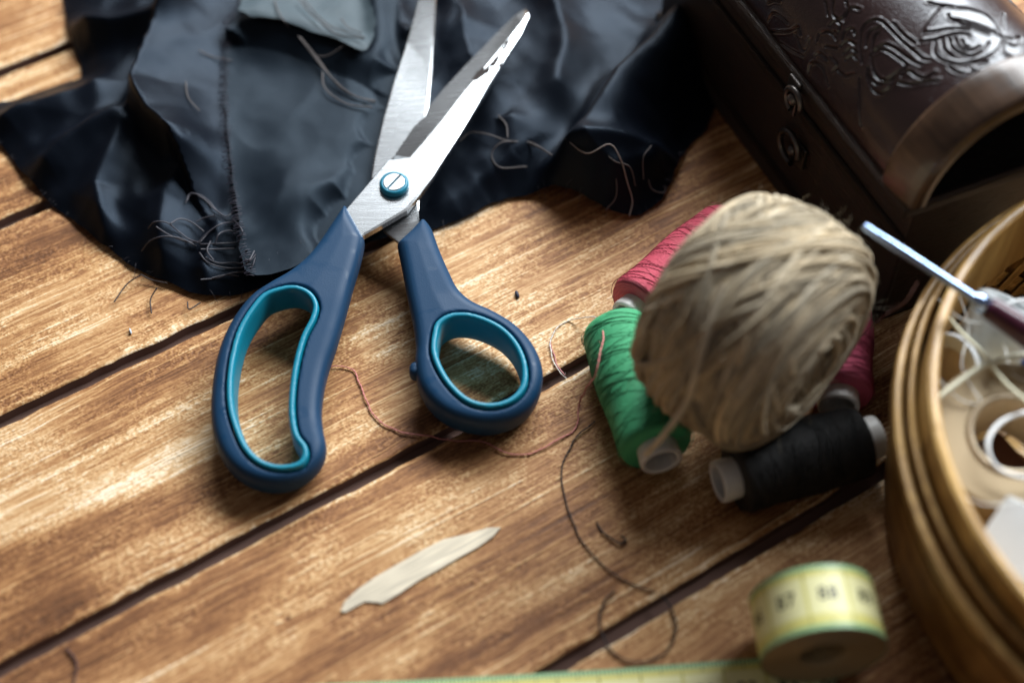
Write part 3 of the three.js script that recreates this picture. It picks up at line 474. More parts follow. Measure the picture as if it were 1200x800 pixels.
  const endPts = [[845, 330, 0.071], [822, 400, 0.062], [806, 450, 0.053], [792, 487, 0.044], [776, 512, 0.032], [757, 532, 0.022]].map(([x, y, h]) => at(x, y, h).sub(C));
  for (let i = 0; i < 4; i++) { const d = endPts[i].clone().normalize(); endPts[i].copy(d.multiplyScalar(rad(d) * 1.03)); }
  part('loose_end', tint(tube(endPts, 0.0009, 50, 6)), jute, t);
}

// ---------------------------------------------------------------- leather covered wooden chest
const CU = V3(0.404, 0, 0.915).normalize(), CV = V3(-CU.z, 0, CU.x);
{
  const ch = thing('wooden_chest', 'small dark wooden chest with domed embossed leather lid and metal latch', 'chest');
  const AX = { v: -0.124, y: 0.0505, r: 0.0300 }, S0 = -0.10, S1 = 0.025, S2 = 0.0375;
  const W = (s, v, y) => CU.clone().multiplyScalar(s).addScaledVector(CV, v).setY(y);
  const grain = dataTex(512, 512, (x, y) => { const n = fbm(x * 0.008, y * 0.11, 3), k = vnoise(x * 0.05, y * 0.7); const t = 0.45 + 0.8 * (n - 0.5) + 0.3 * (k - 0.5); return [toS(lerp(0.012, 0.07, t)), toS(lerp(0.006, 0.036, t)), toS(lerp(0.004, 0.018, t))]; }, { srgb: true }); grain.repeat.set(6, 6);
  const gb = dataTex(256, 256, (x, y) => fbm(x * 0.01, y * 0.3, 3)); gb.repeat.set(6, 6);
  const dark = new THREE.MeshPhysicalMaterial({ map: grain, bumpMap: gb, bumpScale: 0.0004, roughness: 0.5, side: THREE.DoubleSide });
  const stripTex = dataTex(512, 512, (x, y) => { const n = fbm(x * 0.02, y * 0.03, 4), k = fbm(x * 0.004, y * 0.2, 2), t = clamp(0.5 + 1.1 * (n - 0.5) + 0.5 * (k - 0.5)); return [toS(lerp(0.024, 0.12, t)), toS(lerp(0.013, 0.068, t)), toS(lerp(0.008, 0.040, t))]; }, { srgb: true }); stripTex.repeat.set(9, 9);
  const strip = new THREE.MeshPhysicalMaterial({ map: stripTex, bumpMap: gb, bumpScale: 0.0001, roughness: 0.30, side: THREE.DoubleSide });
  const block = (name, s0, s1, v0, v1, y0, y1, m, parent = ch, r = 0.0008) => part(name, boxG(Math.abs(s1 - s0), y1 - y0, Math.abs(v1 - v0), r).applyMatrix4(basis(CU, V3(0, 1, 0), CV.clone(), W((s0 + s1) / 2, (v0 + v1) / 2, (y0 + y1) / 2))), m, parent);
  // box
  block('box_body', S0, S2 - 0.002, -0.1505, -0.0975, 0, 0.0465, dark);
  block('lid_rim', S0, S2 - 0.0004, -0.154, -0.0925, 0.0466, 0.0508, strip2(), ch, 0.0012);
  block('box_moulding', S0, S2 - 0.001, -0.0974, -0.0958, 0.0335, 0.0362, strip2(), ch, 0.0006);
  block('box_moulding', S0, S2 - 0.001, -0.0974, -0.0955, 0.0006, 0.0065, strip2(), ch, 0.0008);
  block('corner_post', S2 - 0.013, S2 - 0.0006, -0.0974, -0.0958, 0.0068, 0.0332, dark, ch, 0.0006);
  function strip2() { return new THREE.MeshPhysicalMaterial({ map: grain, color: new THREE.Color().setRGB(1, 1, 1), bumpMap: gb, bumpScale: 0.0003, roughness: 0.42 }); }
  // embossed leather: a relief drawn in the lid's own coordinates and pressed into the mesh
  const PXM = 12000, arc = Math.PI * AX.r, CWd = Math.round((S1 - S0) * PXM), CHt = Math.round(arc * PXM), cv = document.createElement('canvas'); cv.width = CWd; cv.height = CHt;
  const cx = cv.getContext('2d'); cx.fillStyle = 'rgb(150,150,150)'; cx.fillRect(0, 0, CWd, CHt);
  const lidUV = (px, py) => {                                                     // pixel -> (s, angle from the front edge) on the lid
    const d = ray(px, py), o = CAM, dv = d.dot(CV), ov = o.dot(CV) - AX.v, oy = o.y - AX.y, a = dv * dv + d.y * d.y, b = ov * dv + oy * d.y, c = ov * ov + oy * oy - AX.r * AX.r, disc = b * b - a * c;
    if (disc < 0) return null;
    const k = (-b - Math.sqrt(disc)) / a, p = o.clone().addScaledVector(d, k);
    return [(p.dot(CU) - S0) * PXM, Math.atan2(p.y - AX.y, p.dot(CV) - AX.v) * AX.r * PXM];
  };
  const za = ([x, y]) => [960 + x / 5, y / 5], zb = ([x, y]) => [860 + x / 5, y / 5];
  const LN = [[[580, 240], [600, 190], [650, 120], [710, 50], [740, 20]], [[610, 180], [680, 175], [760, 160], [890, 165]], [[585, 240], [680, 225], [740, 205], [830, 190], [890, 195]], [[760, 75], [760, 95], [850, 115], [950, 145], [1050, 190], [1080, 210]], [[760, 95], [830, 130], [900, 150], [1000, 190]], [[810, 35], [900, 45], [980, 75], [1030, 120], [1060, 180]], [[680, 230], [675, 300], [720, 345], [800, 365], [900, 355], [1000, 320], [1060, 270], [1085, 220]], [[720, 225], [730, 280], [790, 330]], [[765, 220], [780, 270], [830, 305], [900, 320], [960, 290], [1000, 240]], [[800, 215], [815, 255], [860, 285], [910, 280], [945, 260]], [[840, 225], [850, 255], [880, 265]], [[1085, 220], [1090, 300], [1130, 320]], [[890, 400], [950, 410], [1050, 370], [1150, 345]], [[890, 400], [900, 375], [990, 350]], [[760, 385], [800, 410], [850, 420]], [[640, 5], [700, 20], [790, 30]], [[1090, 70], [1085, 170]], [[245, 370], [235, 280], [245, 180], [280, 130], [340, 110], [400, 150], [440, 190], [490, 240], [560, 300], [610, 340], [650, 345]], [[270, 270], [290, 190], [360, 150]], [[305, 290], [320, 220], [350, 180]], [[310, 300], [380, 255], [430, 270], [500, 320], [560, 360], [600, 375]], [[305, 310], [370, 285], [440, 320], [510, 385], [440, 430], [380, 465], [330, 440], [305, 380], [300, 320]], [[280, 390], [290, 450], [340, 490], [400, 480], [440, 450]], [[275, 430], [300, 510], [350, 545], [400, 520], [440, 470]], [[465, 480], [530, 490], [620, 475], [700, 465]], [[480, 440], [520, 410], [570, 440], [620, 450], [680, 420]], [[430, 130], [480, 185], [560, 250]], [[1100, 210], [1140, 220], [1180, 200], [1190, 240], [1150, 260], [1110, 240]]].map((l) => l.map(za)).concat(
    [[[190, 130], [220, 80], [270, 100], [310, 140]], [[190, 20], [230, 5], [270, 10]], [[200, 190], [320, 185], [370, 160], [385, 210]], [[430, 430], [440, 380], [480, 370], [520, 410], [545, 500]], [[470, 330], [490, 310], [540, 350]], [[480, 240], [500, 190], [560, 190], [590, 230]], [[530, 270], [600, 280]], [[555, 150], [590, 120], [620, 150], [600, 190], [570, 180]], [[630, 230], [650, 180], [690, 165], [705, 200]], [[620, 270], [660, 235], [710, 260]], [[640, 310], [680, 280], [715, 310]], [[650, 350], [690, 320], [715, 350]], [[530, 0], [545, 90]], [[580, 0], [575, 80], [620, 110], [660, 60], [655, 0]], [[640, 120], [690, 40], [735, 50]], [[735, 450], [737, 740]], [[270, 260], [330, 300], [400, 330]], [[350, 200], [400, 300], [440, 220]], [[590, 400], [640, 440], [700, 430]], [[560, 330], [600, 380], [570, 420]]].map((l) => l.map(zb)));
  // the same motif goes on over the hidden far side and rear of the lid
  const toC = (l) => l.map(([x, y]) => lidUV(x, y)).filter(Boolean);
  const paths = LN.map((l, i) => { const c = toC(l); c.fine = i > 27 ? 0.8 : 0.9; return c; }).filter((l) => l.length > 1);
  const drawP = (l, dx, dy, sx) => { cx.beginPath(); const c = new THREE.CatmullRomCurve3(l.map(([x, y]) => V3(sx * x + dx, y + dy, 0)), false, 'centripetal').getPoints(l.length * 8); c.forEach((p, i) => (i ? cx.lineTo(p.x, p.y) : cx.moveTo(p.x, p.y))); cx.stroke(); };
  cx.lineCap = cx.lineJoin = 'round';
  for (const [lw, col] of [[22, 'rgb(178,178,178)'], [15, 'rgb(205,205,205)'], [9, 'rgb(110,110,110)'], [6, 'rgb(30,30,30)']]) { cx.strokeStyle = col; for (const l of paths) { cx.lineWidth = lw * l.fine; drawP(l, 0, 0, 1); drawP(l, -0.052 * PXM, 0.012 * PXM, 1); drawP(l, -0.02 * PXM, 0.034 * PXM, 1); } }
  const im = cx.getImageData(0, 0, CWd, CHt).data, sm = (x, y) => { let s = 0; for (let j = -3; j <= 3; j += 3) for (let i = -3; i <= 3; i += 3) s += im[(clamp(Math.round(y + j), 0, CHt - 1) * CWd + clamp(Math.round(x + i), 0, CWd - 1)) * 4]; return s / 9 / 255; };
  const nu = 420, nv = 320;
  const lg = gridGeo(nu, nv, (a, b) => { const s = lerp(S0, S1, a), ang = b * Math.PI, h = AX.r - 0.0016 + 0.0018 * sm(a * (CWd - 1), b * (CHt - 1)) + 0.0005 * (fbm(a * 9, b * 7, 2) - 0.5); return W(s, AX.v + h * Math.cos(ang), AX.y + h * Math.sin(ang)); }, (a, b) => [a * (S1 - S0), b * arc]);
  const lt = dataTex(512, 512, (x, y) => { const a = vnoise(x * 0.12, y * 0.12), b = vnoise(x * 0.28 + 9, y * 0.28); return 0.55 * (1 - Math.abs(2 * a - 1)) + 0.45 * b; }); lt.repeat.set(40, 40);
  part('leather_cover', lg, mat(0.029, 0.0125, 0.0115, 0.28, { clearcoat: 0.5, clearcoatRoughness: 0.22, specularColor: new THREE.Color().setRGB(0.8, 0.92, 1), bumpMap: lt, bumpScale: 0.00008, specularIntensity: 1 }), ch);
  // wooden end band and end wall
  const prof = []; for (let i = 0; i <= 10; i++) { const a = i / 10 * Math.PI / 2; prof.push([S1 + 0.0006 - 0.0006 * Math.sin(a), AX.r - 0.0002 + 0.0006 - 0.0006 * (1 - Math.sin(a))]); }
  const bp = [[S1 - 0.0004, AX.r - 0.004], [S1 - 0.0004, AX.r + 0.0004], [S1 + 0.0006, AX.r + 0.001], [S1 + 0.004, AX.r + 0.0008], [S2 - 0.004, AX.r + 0.0004], [S2 - 0.0012, AX.r], [S2 - 0.0003, AX.r - 0.0008], [S2, AX.r - 0.002], [S2, AX.r - 0.0046], [S2 - 0.002, AX.r - 0.0050]];
  part('lid_end_band', gridGeo(bp.length - 1, 90, (a, b) => { const [s, r] = bp[Math.round(a * (bp.length - 1))], an = b * Math.PI; return W(s, AX.v + r * Math.cos(an), AX.y + r * Math.sin(an)); }, (a, b) => [bp[Math.round(a * (bp.length - 1))][0], b * arc]), strip, ch);
  const fan = new THREE.CircleGeometry(AX.r - 0.0045, 48, 0, Math.PI).applyMatrix4(basis(CV.clone(), V3(0, 1, 0), CU.clone(), W(S2 - 0.0016, AX.v, AX.y)));
  part('lid_end_wall', fan, dark, ch);
  // latch
  const iron = mat(0.10, 0.09, 0.085, 0.38, { metalness: 0.85 });
  const onF = (px, py, v = -0.0930) => { const p = onPlane(px, py, CV, v); return p; };
  const la = onF(935, 92), lb = onF(952, 118);
  const sz = (p) => p.dot(CU);
  const latch = part('latch_plate', boxG(0.0055, 0.012, 0.0012, 0.0005).applyMatrix4(basis(CU, V3(0, 1, 0), CV.clone(), W(sz(onF(934, 108)), -0.0918, 0.0445))), iron, ch);
  part('latch_curl', new THREE.TorusGeometry(0.0036, 0.0009, 10, 28, 4.6).applyMatrix4(basis(CU, V3(0, 1, 0), CV.clone(), onF(930, 118, -0.0904))), iron, latch);
  part('latch_knob', new THREE.SphereGeometry(0.0018, 20, 14).translate(...onF(930, 116, -0.0902).toArray()), iron, latch);
  const lp = part('latch_eye', boxG(0.006, 0.008, 0.0012, 0.0005).applyMatrix4(basis(CU, V3(0, 1, 0), CV.clone(), W(sz(onF(927, 172)), -0.0968, onF(927, 172, -0.096).y))), iron, ch);
  part('latch_ring', new THREE.TorusGeometry(0.0050, 0.0010, 10, 32, 5.2).applyMatrix4(basis(CU, V3(0, 1, 0), CV.clone(), onF(925, 172, -0.0948))), iron, lp);
  part('latch_knob', new THREE.SphereGeometry(0.0017, 20, 14).translate(...onF(929, 176, -0.0946).toArray()), iron, lp);
}

// ---------------------------------------------------------------- bamboo basket and its contents
const BC = V3(0.1825, 0, 0.0622);
{
  const b = thing('bamboo_basket', 'round bamboo basket with hooped rim full of sewing supplies', 'basket'); b.position.copy(BC);
  const bt = dataTex(1024, 128, (x, y) => { const n = fbm(x * 0.006, y * 0.16, 3), k = fbm(x * 0.03, y * 0.06, 3), f = vnoise(x * 0.04, y * 1.1); const t = clamp(0.48 + 0.9 * (n - 0.5) + 0.7 * (k - 0.5) + 0.25 * (f - 0.5)); return [toS(lerp(0.22, 0.66, t)), toS(lerp(0.11, 0.43, t)), toS(lerp(0.03, 0.155, t))]; }, { srgb: true });
  const bb = dataTex(512, 128, (x, y) => fbm(x * 0.01, y * 0.4, 3));
  const make = (k, tu, tv, rough = 0.42) => { const t = bt.clone(), q = bb.clone(); t.repeat.set(tu, tv); q.repeat.set(tu, tv); t.needsUpdate = q.needsUpdate = true; return new THREE.MeshPhysicalMaterial({ color: new THREE.Color().setRGB(...k), map: t, bumpMap: q, bumpScale: 0.0004, roughness: rough, side: THREE.DoubleSide }); };
  const ring = (name, R, y0, y1, th, m, r = 0.0012) => { const pr = []; for (let i = 0; i <= 32; i++) { const a = i / 32 * 2 * Math.PI, c = Math.cos(a), s = Math.sin(a); pr.push([R + Math.sign(c) * (th / 2 - r) + r * c, (y0 + y1) / 2 + Math.sign(s) * ((y1 - y0) / 2 - r) + r * s]); } const g = lathe(pr, 220), p = g.attributes.position; for (let i = 0; i < p.count; i++) { const an = Math.atan2(p.getZ(i), p.getX(i)), k = 1 + 0.004 * Math.sin(an * 3 + y0 * 900) + 0.002 * Math.sin(an * 7 + R * 500); p.setX(i, p.getX(i) * k); p.setZ(i, p.getZ(i) * k); } g.computeVertexNormals(); return part(name, g, m, b); };
  const cWall = make([0.62, 0.52, 0.42], 5, 1.2), cHoop = make([0.95, 0.92, 0.9], 6, 0.25), cRim = make([1.08, 1.05, 0.95], 4, 0.5, 0.34);
  part('basket_wall', lathe([[0.0828, 0.003], [0.0862, 0.0015], [0.0875, 0.004], [0.0885, 0.02], [0.0893, 0.036], [0.0895, 0.042]], 200), cWall, b);
  ring('hoop', 0.0915, 0.0345, 0.0402, 0.0024, cHoop, 0.001);
  ring('hoop', 0.0886, 0.0395, 0.0432, 0.0017, cHoop, 0.0008);
  ring('rim', 0.0852, 0.026, 0.0512, 0.0030, cRim, 0.0014);
  // woven floor
  const sl = make([0.95, 0.9, 0.8], 1.5, 0.3), mat2 = part('basket_floor', new THREE.CircleGeometry(0.083, 80).rotateX(-Math.PI / 2).translate(0, 0.0025, 0), sl, b);
  for (let d = 0; d < 2; d++) for (let i = -8; i <= 8; i++) {
    const o = i * 0.0098, hl = Math.sqrt(Math.max(0, 0.081 ** 2 - o * o)); if (hl < 0.015) continue;
    const g = gridGeo(Math.round(hl * 2 / 0.0033), 2, (a, c) => { const x = (a - 0.5) * 2 * hl, z = o + (c - 0.5) * 0.0058; return V3(x, 0.0052 + 0.0011 * Math.sin((x / 0.0098 + 0.5) * Math.PI + (i % 2 ? Math.PI : 0)) * (d ? -1 : 1), z); }, (a, c) => [a * hl * 10 + i * 0.3, c * 0.6 + d * 0.3]);
    part('slat', g.rotateY(d ? 0.75 + Math.PI / 2 : 0.75), sl, b);
  }
  for (let d = 0; d < 2; d++) for (let i = 0; i < 32; i++) {
    const a0 = i / 32 * 2 * Math.PI, R = 0.0842 + d * 0.0009;
    part('slat', gridGeo(8, 2, (t, c) => { const an = a0 + (d ? -1 : 1) * (t - 0.5) * 0.34 + (c - 0.5) * 0.085, y = 0.003 + t * 0.027; return V3(R * Math.cos(an), y, R * Math.sin(an)); }, (t, c) => [t * 0.6 + i * 0.17, c * 0.5]), sl, b);
  }
  // contents, each its own thing; heights rest on the floor or on one another
  const rel = (x, y, h) => at(x, y, h);
  const card = mat(0.62, 0.50, 0.34, 0.7), tapeM = mat(0.44, 0.335, 0.195, 0.6), white = mat(0.74, 0.78, 0.80, 0.5), cordM = mat(0.80, 0.82, 0.82, 0.6), navyT = mat(0.03, 0.06, 0.22, 0.6);
  { // masking tape roll
    const t = thing('masking_tape_roll', 'roll of beige paper tape lying in the bamboo basket', 'tape roll');
    const c = rel(1187, 509, 0.042), n = V3(-0.06, 0.98, 0.16).normalize(); t.applyMatrix4(alongY(n, c));
    const turns = []; for (let i = 0; i <= 14; i++) turns.push([0.0105 + 0.0081 * i / 14, 0.0 - (i % 2 ? 0.00012 : 0)]);
    part('tape', lathe([[0.0105, -0.018], ...turns, [0.0188, -0.0004], [0.0190, -0.0015], [0.0190, -0.0165], [0.0187, -0.018], [0.0105, -0.018]], 90), tapeM, t);
    part('cardboard_core', lathe([[0.0090, -0.0182], [0.0090, 0.0003], [0.0104, 0.0003], [0.0104, -0.0182], [0.0090, -0.0182]], 70), card, t);
  }
  { const t = single('card_box', boxG(0.030, 0.0155, 0.034, 0.001).rotateY(0.5).translate(0.117, 0.0145, 0.066), mat(0.10, 0.035, 0.022, 0.7), 'dark red card box under the beige tape roll in the basket', 'box'); }
  { // ribbon spool, its end towards the rim
    const t = thing('ribbon_spool', 'small white rimmed spool with tan centre against the basket wall', 'ribbon spool');
    const c = rel(1112, 428, 0.034), n = V3(-0.72, 0.42, 0.5).normalize(); t.applyMatrix4(alongY(n, c));
    part('flange', lathe([[0.0045, 0.0], [0.0080, 0.0012], [0.0082, 0.0], [0.0080, -0.0013], [0.0045, -0.0006]], 60), white, t);
    part('flange', lathe([[0.002, -0.013], [0.0082, -0.013], [0.0082, -0.0145], [0.002, -0.0145]], 60), white, t);
    part('spool_core', lathe([[0.0, -0.001], [0.0045, -0.0007], [0.0052, -0.001], [0.0052, -0.0125], [0, -0.0128]], 50), card, t);
  }
  const clear = mat(0.80, 0.86, 0.88, 0.3, { transmission: 0.35 });
  const bobbin = (label, px, py, h, n, R, L) => { const t = thing('plastic_bobbin', label, 'bobbin', 'bobbins in the basket'); t.applyMatrix4(alongY(V3(...n).normalize(), rel(px, py, h))); part('bobbin_body', lathe([[0.002, -L / 2], [R * 0.8, -L / 2], [R, -L / 2 + 0.001], [R * 0.92, 0], [R, L / 2 - 0.001], [R * 0.8, L / 2], [0.0028, L / 2], [0.0024, -L / 2]], 56), clear, t); part('bobbin_thread', lathe([[0.0025, -L / 2 + 0.003], [R * 0.75, -L / 2 + 0.003], [R * 0.75, L / 2 - 0.003], [0.0025, L / 2 - 0.003]], 40), white, t); };
  bobbin('translucent white bobbin under the purple handled hook', 1168, 392, 0.036, [0.4, 0.75, -0.5], 0.0095, 0.018);
  bobbin('translucent white bobbin lying behind the beige tape roll', 1205, 440, 0.026, [0.8, 0.3, 0.4], 0.009, 0.02);
  single('thread_card', boxG(0.020, 0.0022, 0.017, 0.0006).applyMatrix4(basis(V3(0.80, 0.12, 0.58).normalize(), V3(-0.28, 0.86, 0.21).normalize(), V3(-0.55, -0.42, 0.70).normalize(), rel(1207, 640, 0.037))), white, 'white card with bent corner standing at the front of the basket', 'card');
  single('thread_card', boxG(0.024, 0.0025, 0.02, 0.0006).rotateZ(0.08).rotateY(0.9).translate(...rel(1185, 690, 0.02).toArray()), mat(0.55, 0.58, 0.62, 0.6), 'grey card lying flat under the white card in the basket', 'card');
  single('blue_button', new THREE.CylinderGeometry(0.006, 0.006, 0.002, 40).rotateX(0.3).translate(...rel(1205, 402, 0.036).toArray()), navyT, 'dark blue button beside the translucent bobbin', 'button');
  const cord = (label, arr, h, r = 0.0011, m = cordM) => single('white_string', tube(arr.map(([x, y, dh]) => at(x, y, h + (dh ?? 0))), r * 0.62, 60, 8), m, label, 'string', 'white strings in the basket');
  cord('white string looping over the hole of the beige tape roll', [[1250, 470, 0], [1205, 482, 0.001], [1172, 496, 0.002], [1158, 520, 0.002], [1166, 545, 0.001], [1190, 558, 0.0005], [1250, 560, 0]], 0.0425, 0.0009);
  cord('pale string crossing from the rim to the tape roll', [[1104, 362, 0.002], [1125, 388, 0.0], [1150, 412, 0.0], [1180, 450, 0.001], [1215, 480, 0.001]], 0.046, 0.0009, mat(0.70, 0.68, 0.50, 0.6));
  cord('pale string crossing the other string above the tape roll', [[1092, 472, 0], [1118, 452, 0.001], [1150, 430, 0.0018], [1185, 418, 0.001], [1240, 412, 0]], 0.0445, 0.0010, mat(0.74, 0.74, 0.58, 0.6));
  cord('white string arching beside the hook handle', [[1168, 378, -0.004], [1172, 364, 0], [1185, 355, 0.001], [1210, 352, 0], [1240, 360, -0.004]], 0.046, 0.0009);
}
{
  const wt = mat(0.76, 0.78, 0.76, 0.6), spots = [[[1100, 350], [1125, 372], [1165, 380], [1210, 372]], [[1096, 440], [1130, 470], [1170, 470], [1215, 450]], [[1120, 335], [1135, 380], [1128, 430], [1150, 470]], [[1140, 350], [1175, 400], [1190, 440], [1225, 452]], [[1105, 545], [1118, 572], [1150, 590], [1200, 588]], [[1130, 610], [1150, 640], [1172, 662], [1210, 670]]];
  const words = ['fine white thread lying along the back wall inside the basket', 'fine white thread sagging across the beige tape roll', 'fine white thread hanging down past the ribbon spool', 'fine white thread stretched over the translucent bobbin', 'fine white thread on the front edge of the beige tape roll', 'fine white thread curling round the white card'];
  spots.forEach((l, i) => single('white_thread', tube(l.map(([x, y], k) => at(x, y, 0.0435 + 0.002 * Math.sin(k * 2 + i))), 0.00018, 40, 5), wt, words[i], 'thread'));
}
{ // crochet hook lying across the rim
  const a = at(1012, 264, 0.0665), c = at(1157, 359, 0.0555), d = c.clone().sub(a), L = d.length(), n = d.clone().normalize();
  const t = thing('crochet_hook', 'steel crochet hook with dark purple handle lying across the basket rim', 'crochet hook'); t.applyMatrix4(alongY(n, a));
  part('steel_shaft', lathe([[0, 0], [0.00062, 0.0002], [0.00094, 0.001], [0.00086, 0.003], [0.00101, 0.006], [0.00113, 0.012], [0.00113, L - 0.004], [0.0021, L - 0.003], [0.0022, L], [0, L]], 28), mat(0.38, 0.52, 0.80, 0.25, { metalness: 1 }), t);
  part('handle', lathe([[0, L], [0.0023, L], [0.0028, L + 0.0008], [0.0034, L + 0.012], [0.004, L + 0.04], [0.003, L + 0.06], [0, L + 0.062]], 32), mat(0.055, 0.008, 0.022, 0.3), t);
}

// ---------------------------------------------------------------- tape measure
{
  const R = 0.0147, Wd = 0.0160, cz0 = 0.0855, cxR = 0.0708;
  const cv = document.createElement('canvas'); cv.width = 2048; cv.height = 328;
  const g = cv.getContext('2d');
  g.fillStyle = 'rgb(206,200,118)'; g.fillRect(0, 0, 2048, 328); g.fillStyle = 'rgb(150,190,140)'; g.fillRect(0, 0, 2048, 26); g.fillRect(0, 302, 2048, 26);
  g.fillStyle = 'rgb(226,222,168)'; for (let i = 0; i < 10; i++) g.fillRect(i * 204.8 + 8, 60, 188, 190);
  g.strokeStyle = 'rgb(40,44,30)'; g.fillStyle = 'rgb(26,28,22)'; g.textAlign = 'center'; g.textBaseline = 'middle'; g.font = 'bold 92px sans-serif';
  for (let i = 0; i < 10; i++) { const x = (i + 0.5) * 204.8; g.fillText(String(81 + i), x, 150); for (let k = 0; k < 10; k++) { g.lineWidth = 4; const q = i * 204.8 + k * 20.48, len = k === 0 ? 70 : k === 5 ? 48 : 30; g.beginPath(); g.moveTo(q, 0); g.lineTo(q, len); g.moveTo(q, 328); g.lineTo(q, 328 - len); g.stroke(); } }
  const tx = new THREE.CanvasTexture(cv); tx.colorSpace = THREE.SRGBColorSpace; tx.wrapS = tx.wrapT = THREE.RepeatWrapping;
  const print = new THREE.MeshPhysicalMaterial({ map: tx, roughness: 0.42, side: THREE.DoubleSide }), edge = mat(0.34, 0.26, 0.13, 0.6);
  const t = thing('tape_measure', 'yellow tape measure rolled up beside the basket with its end lying flat', 'tape measure');
  t.position.set(cxR, 0, cz0); t.rotation.y = 0.074;
  const c = V3(0, R + 0.0006, 0), cell = 0.1;                                      // texture spans 10 cm of tape
  part('outer_turn', gridGeo(120, 1, (a, b) => { const an = a * 2 * Math.PI - Math.PI / 2; return V3(c.x + R * Math.cos(an), c.y + R * Math.sin(an), b * Wd); }, (a, b) => [-a * 2 * Math.PI * R / cell + 0.21, 1 - b]), print, t);
  const tr = []; for (let i = 0; i < 12; i++) { const r = R - 0.0002 - i * 0.00074; tr.push([r, Wd - 0.0001], [r - 0.00045, Wd - 0.0002], [r - 0.00058, Wd - 0.0009]); }
  part('rolled_turns', lathe([[0.0054, 0.0002], [R - 0.0002, 0.0002], ...tr, [0.0054, Wd - 0.0012], [0.0054, 0.0004]], 80).rotateX(Math.PI / 2).translate(c.x, c.y, 0), edge, t);
  const sp = []; for (let i = 0; i <= 60; i++) { const an = i / 60 * 7.2, r = 0.0052 - 0.00050 * an; sp.push(V3(c.x + r * 1.0 * Math.cos(an), c.y + r * Math.sin(an), 0)); }
  part('inner_turn', gridGeo(60, 1, (a, b) => sp[Math.round(a * 60)].clone().setZ(0.002 + b * (Wd - 0.0030))), edge, t);
  const far = at(700, 789).sub(V3(cxR, 0, cz0));
  part('flat_end', gridGeo(80, 1, (a, b) => { const x = lerp(0.006, -0.14, a); return V3(x, 0.0005 + 0.0007 * Math.max(0, Math.sin(a * 9)) * a, 0.0086 + b * Wd + 0.0005 * Math.sin(a * 5)); }, (a, b) => [a * 0.146 / cell * -1 + 0.37, 1 - b]), print, t);
}

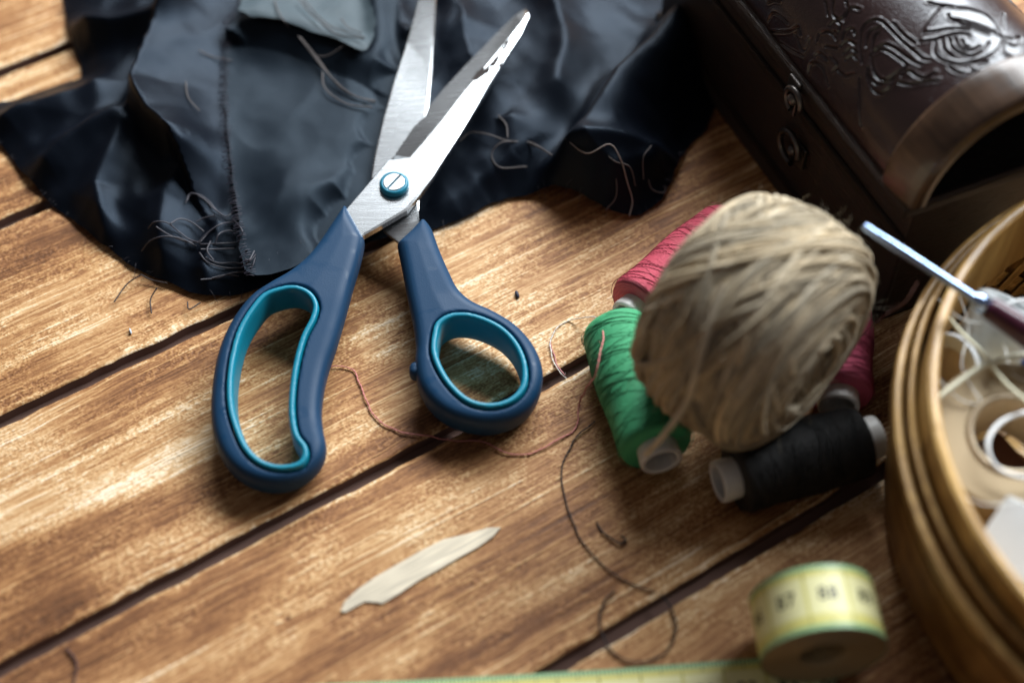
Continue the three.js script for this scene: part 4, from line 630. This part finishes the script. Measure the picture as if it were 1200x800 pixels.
// ---------------------------------------------------------------- loose threads, chips and specks on the planks
{
  const yarn = (pts, r) => {                                                      // two kinked plies twisted together, and a few stray fibres
    const c = new THREE.CatmullRomCurve3(pts, false, 'centripetal'), L = c.getLength(), n = Math.ceil(L / 0.0006), ph = rr(0, 90), base = c.getSpacedPoints(n).map((p, i) => { p.x += 0.0005 * (vnoise(i * 0.22, ph) - 0.5); p.z += 0.0005 * (vnoise(i * 0.22, ph + 40) - 0.5); p.y += 0.0004 * vnoise(i * 0.15, ph + 70); return p; });
    const out = [0, Math.PI].map((s) => new THREE.TubeGeometry(new THREE.CatmullRomCurve3(base.map((p, i) => V3(p.x + 0.45 * r * Math.cos(s + i * 1.1), p.y + 0.45 * r * Math.sin(s + i * 1.1), p.z + 0.45 * r * Math.sin(s + i * 1.1)))), n * 2, r * 0.62, 4, false));
    for (let i = 0; i < n; i += 5) { const p = base[i], q = p.clone().add(V3(rr(-1, 1), rr(0, 0.5), rr(-1, 1)).multiplyScalar(0.0008)); out.push(tube([p, q, q.clone().add(V3(rr(-1, 1), rr(-0.3, 0.4), rr(-1, 1)).multiplyScalar(0.0008))], 0.00004, 4, 3)); }
    return mergeGeometries(out);
  };
  const loose = (name, arr, r, m, label) => single(name, yarn(arr.map(([x, y, h]) => at(x, y, (h ?? 0) + r + 0.0001)), r), m, label, 'thread');
  const red = mat(0.55, 0.20, 0.18, 0.7), blk = mat(0.02, 0.014, 0.014, 0.7), wht = mat(0.70, 0.66, 0.60, 0.6);
  loose('red_thread', [[375, 434], [383, 431], [411, 432], [422, 450], [429, 471], [446, 495], [467, 506], [499, 511, 0.0002], [530, 516, 0.0002], [565, 518], [593, 531], [618, 532], [646, 520], [677, 499], [678, 474, 0.002], [687, 456, 0.009], [699, 436, 0.0195], [706, 403, 0.0205], [708, 381, 0.0155], [718, 374, 0.011]], 0.00024, red, 'wavy red thread running from the scissors to the green spool');
  loose('pale_thread', [[716, 373, 0.013], [690, 372, 0.004], [668, 376], [652, 386], [645, 405], [649, 424], [658, 438], [664, 444]], 0.0002, wht, 'pale curled thread between the scissors loop and the green spool');
  loose('pale_thread', [[645, 400], [652, 425], [662, 440, 0.0004]], 0.0002, mat(0.5, 0.2, 0.2, 0.6), 'short pinkish thread crossing the pale curled thread');
  loose('black_thread', [[697, 494], [682, 506], [667, 526], [658, 552], [661, 578], [669, 606], [682, 634], [700, 656], [722, 674], [745, 686], [768, 694]], 0.00024, blk, 'thin black thread trailing down the plank from the green spool');
  loose('black_thread', [[720, 692], [708, 705], [703, 722], [706, 742], [718, 764], [740, 775], [768, 772], [788, 755], [793, 735], [788, 715], [775, 698]], 0.0003, blk, 'looped black thread lying across the plank groove');
  loose('black_thread', [[699, 612], [705, 622], [716, 631], [728, 637], [733, 633], [728, 629]], 0.0003, blk, 'short black thread with a knot below the black spool');
  loose('black_thread', [[77, 760], [86, 768], [90, 782], [86, 800], [80, 812]], 0.0003, mat(0.05, 0.02, 0.02, 0.7), 'short dark thread on the plank away from the other threads');
  loose('pale_thread', [[1000, 402, 0.012], [1030, 376, 0.03], [1062, 352, 0.046], [1075, 332, 0.05]], 0.00016, mat(0.25, 0.12, 0.1, 0.6), 'fine brown thread between the pink spool and the basket rim');
  // pale sliver of wood
  const zq = (x, y) => [380 + x / 5, 590 + y / 5];
  const out = [[100, 625], [120, 575], [200, 500], [300, 430], [430, 355], [560, 280], [700, 210], [830, 180], [960, 142], [1030, 138], [985, 190], [900, 250], [790, 310], [680, 375], [560, 440], [440, 520], [340, 580], [300, 572], [235, 570], [180, 598], [120, 632]].map(([x, y]) => { const p = at(...zq(x, y), 0.0006); return new THREE.Vector2(p.x, -p.z); });
  const sh = new THREE.Shape(out), cg = new THREE.ExtrudeGeometry(sh, { depth: 0.0002, bevelEnabled: true, bevelSize: 0.0002, bevelThickness: 0.00012, bevelSegments: 2, steps: 1 }).rotateX(-Math.PI / 2).translate(0, 0.0002, 0);
  const ct = dataTex(256, 256, (x, y) => { const t = 0.9 + 0.24 * (vnoise(x * 0.03 + y * 0.02, y * 0.5 - x * 0.3) - 0.5) + 0.12 * (fbm(x * 0.03, y * 0.03, 2) - 0.5); return [t * 0.91, t * 0.86, t * 0.76]; }, { srgb: true }); ct.repeat.set(18, 18);
  single('wood_sliver', cg, new THREE.MeshPhysicalMaterial({ map: ct, bumpMap: lineTex, bumpScale: 0.0001, roughness: 0.7 }), 'pale pointed sliver of wood lying on the plank below the scissors', 'wood chip');
  const speck = (px, py, sx, sy, ry, m, label) => { const g = new THREE.IcosahedronGeometry(1, 2), p = g.attributes.position; for (let i = 0; i < p.count; i++) { const k = 1 + 0.35 * (vnoise(p.getX(i) * 2 + px, p.getY(i) * 2 + p.getZ(i)) - 0.5); p.setXYZ(i, p.getX(i) * k * sx, p.getY(i) * k * 0.0006, p.getZ(i) * k * sy); } g.computeVertexNormals(); const q = at(px, py); return single('lint_speck', g.rotateY(ry).translate(q.x, 0.0005, q.z), m, label, 'lint'); };
  speck(606, 346, 0.0006, 0.0013, 0.3, mat(0.012, 0.016, 0.04, 0.6), 'dark blue lint speck on the plank right of the finger loop');
  speck(153, 389, 0.0003, 0.0010, 0.4, mat(0.4, 0.45, 0.5, 0.6), 'tiny white lint speck on the plank left of the scissors');
}
renderer.render(scene, camera);
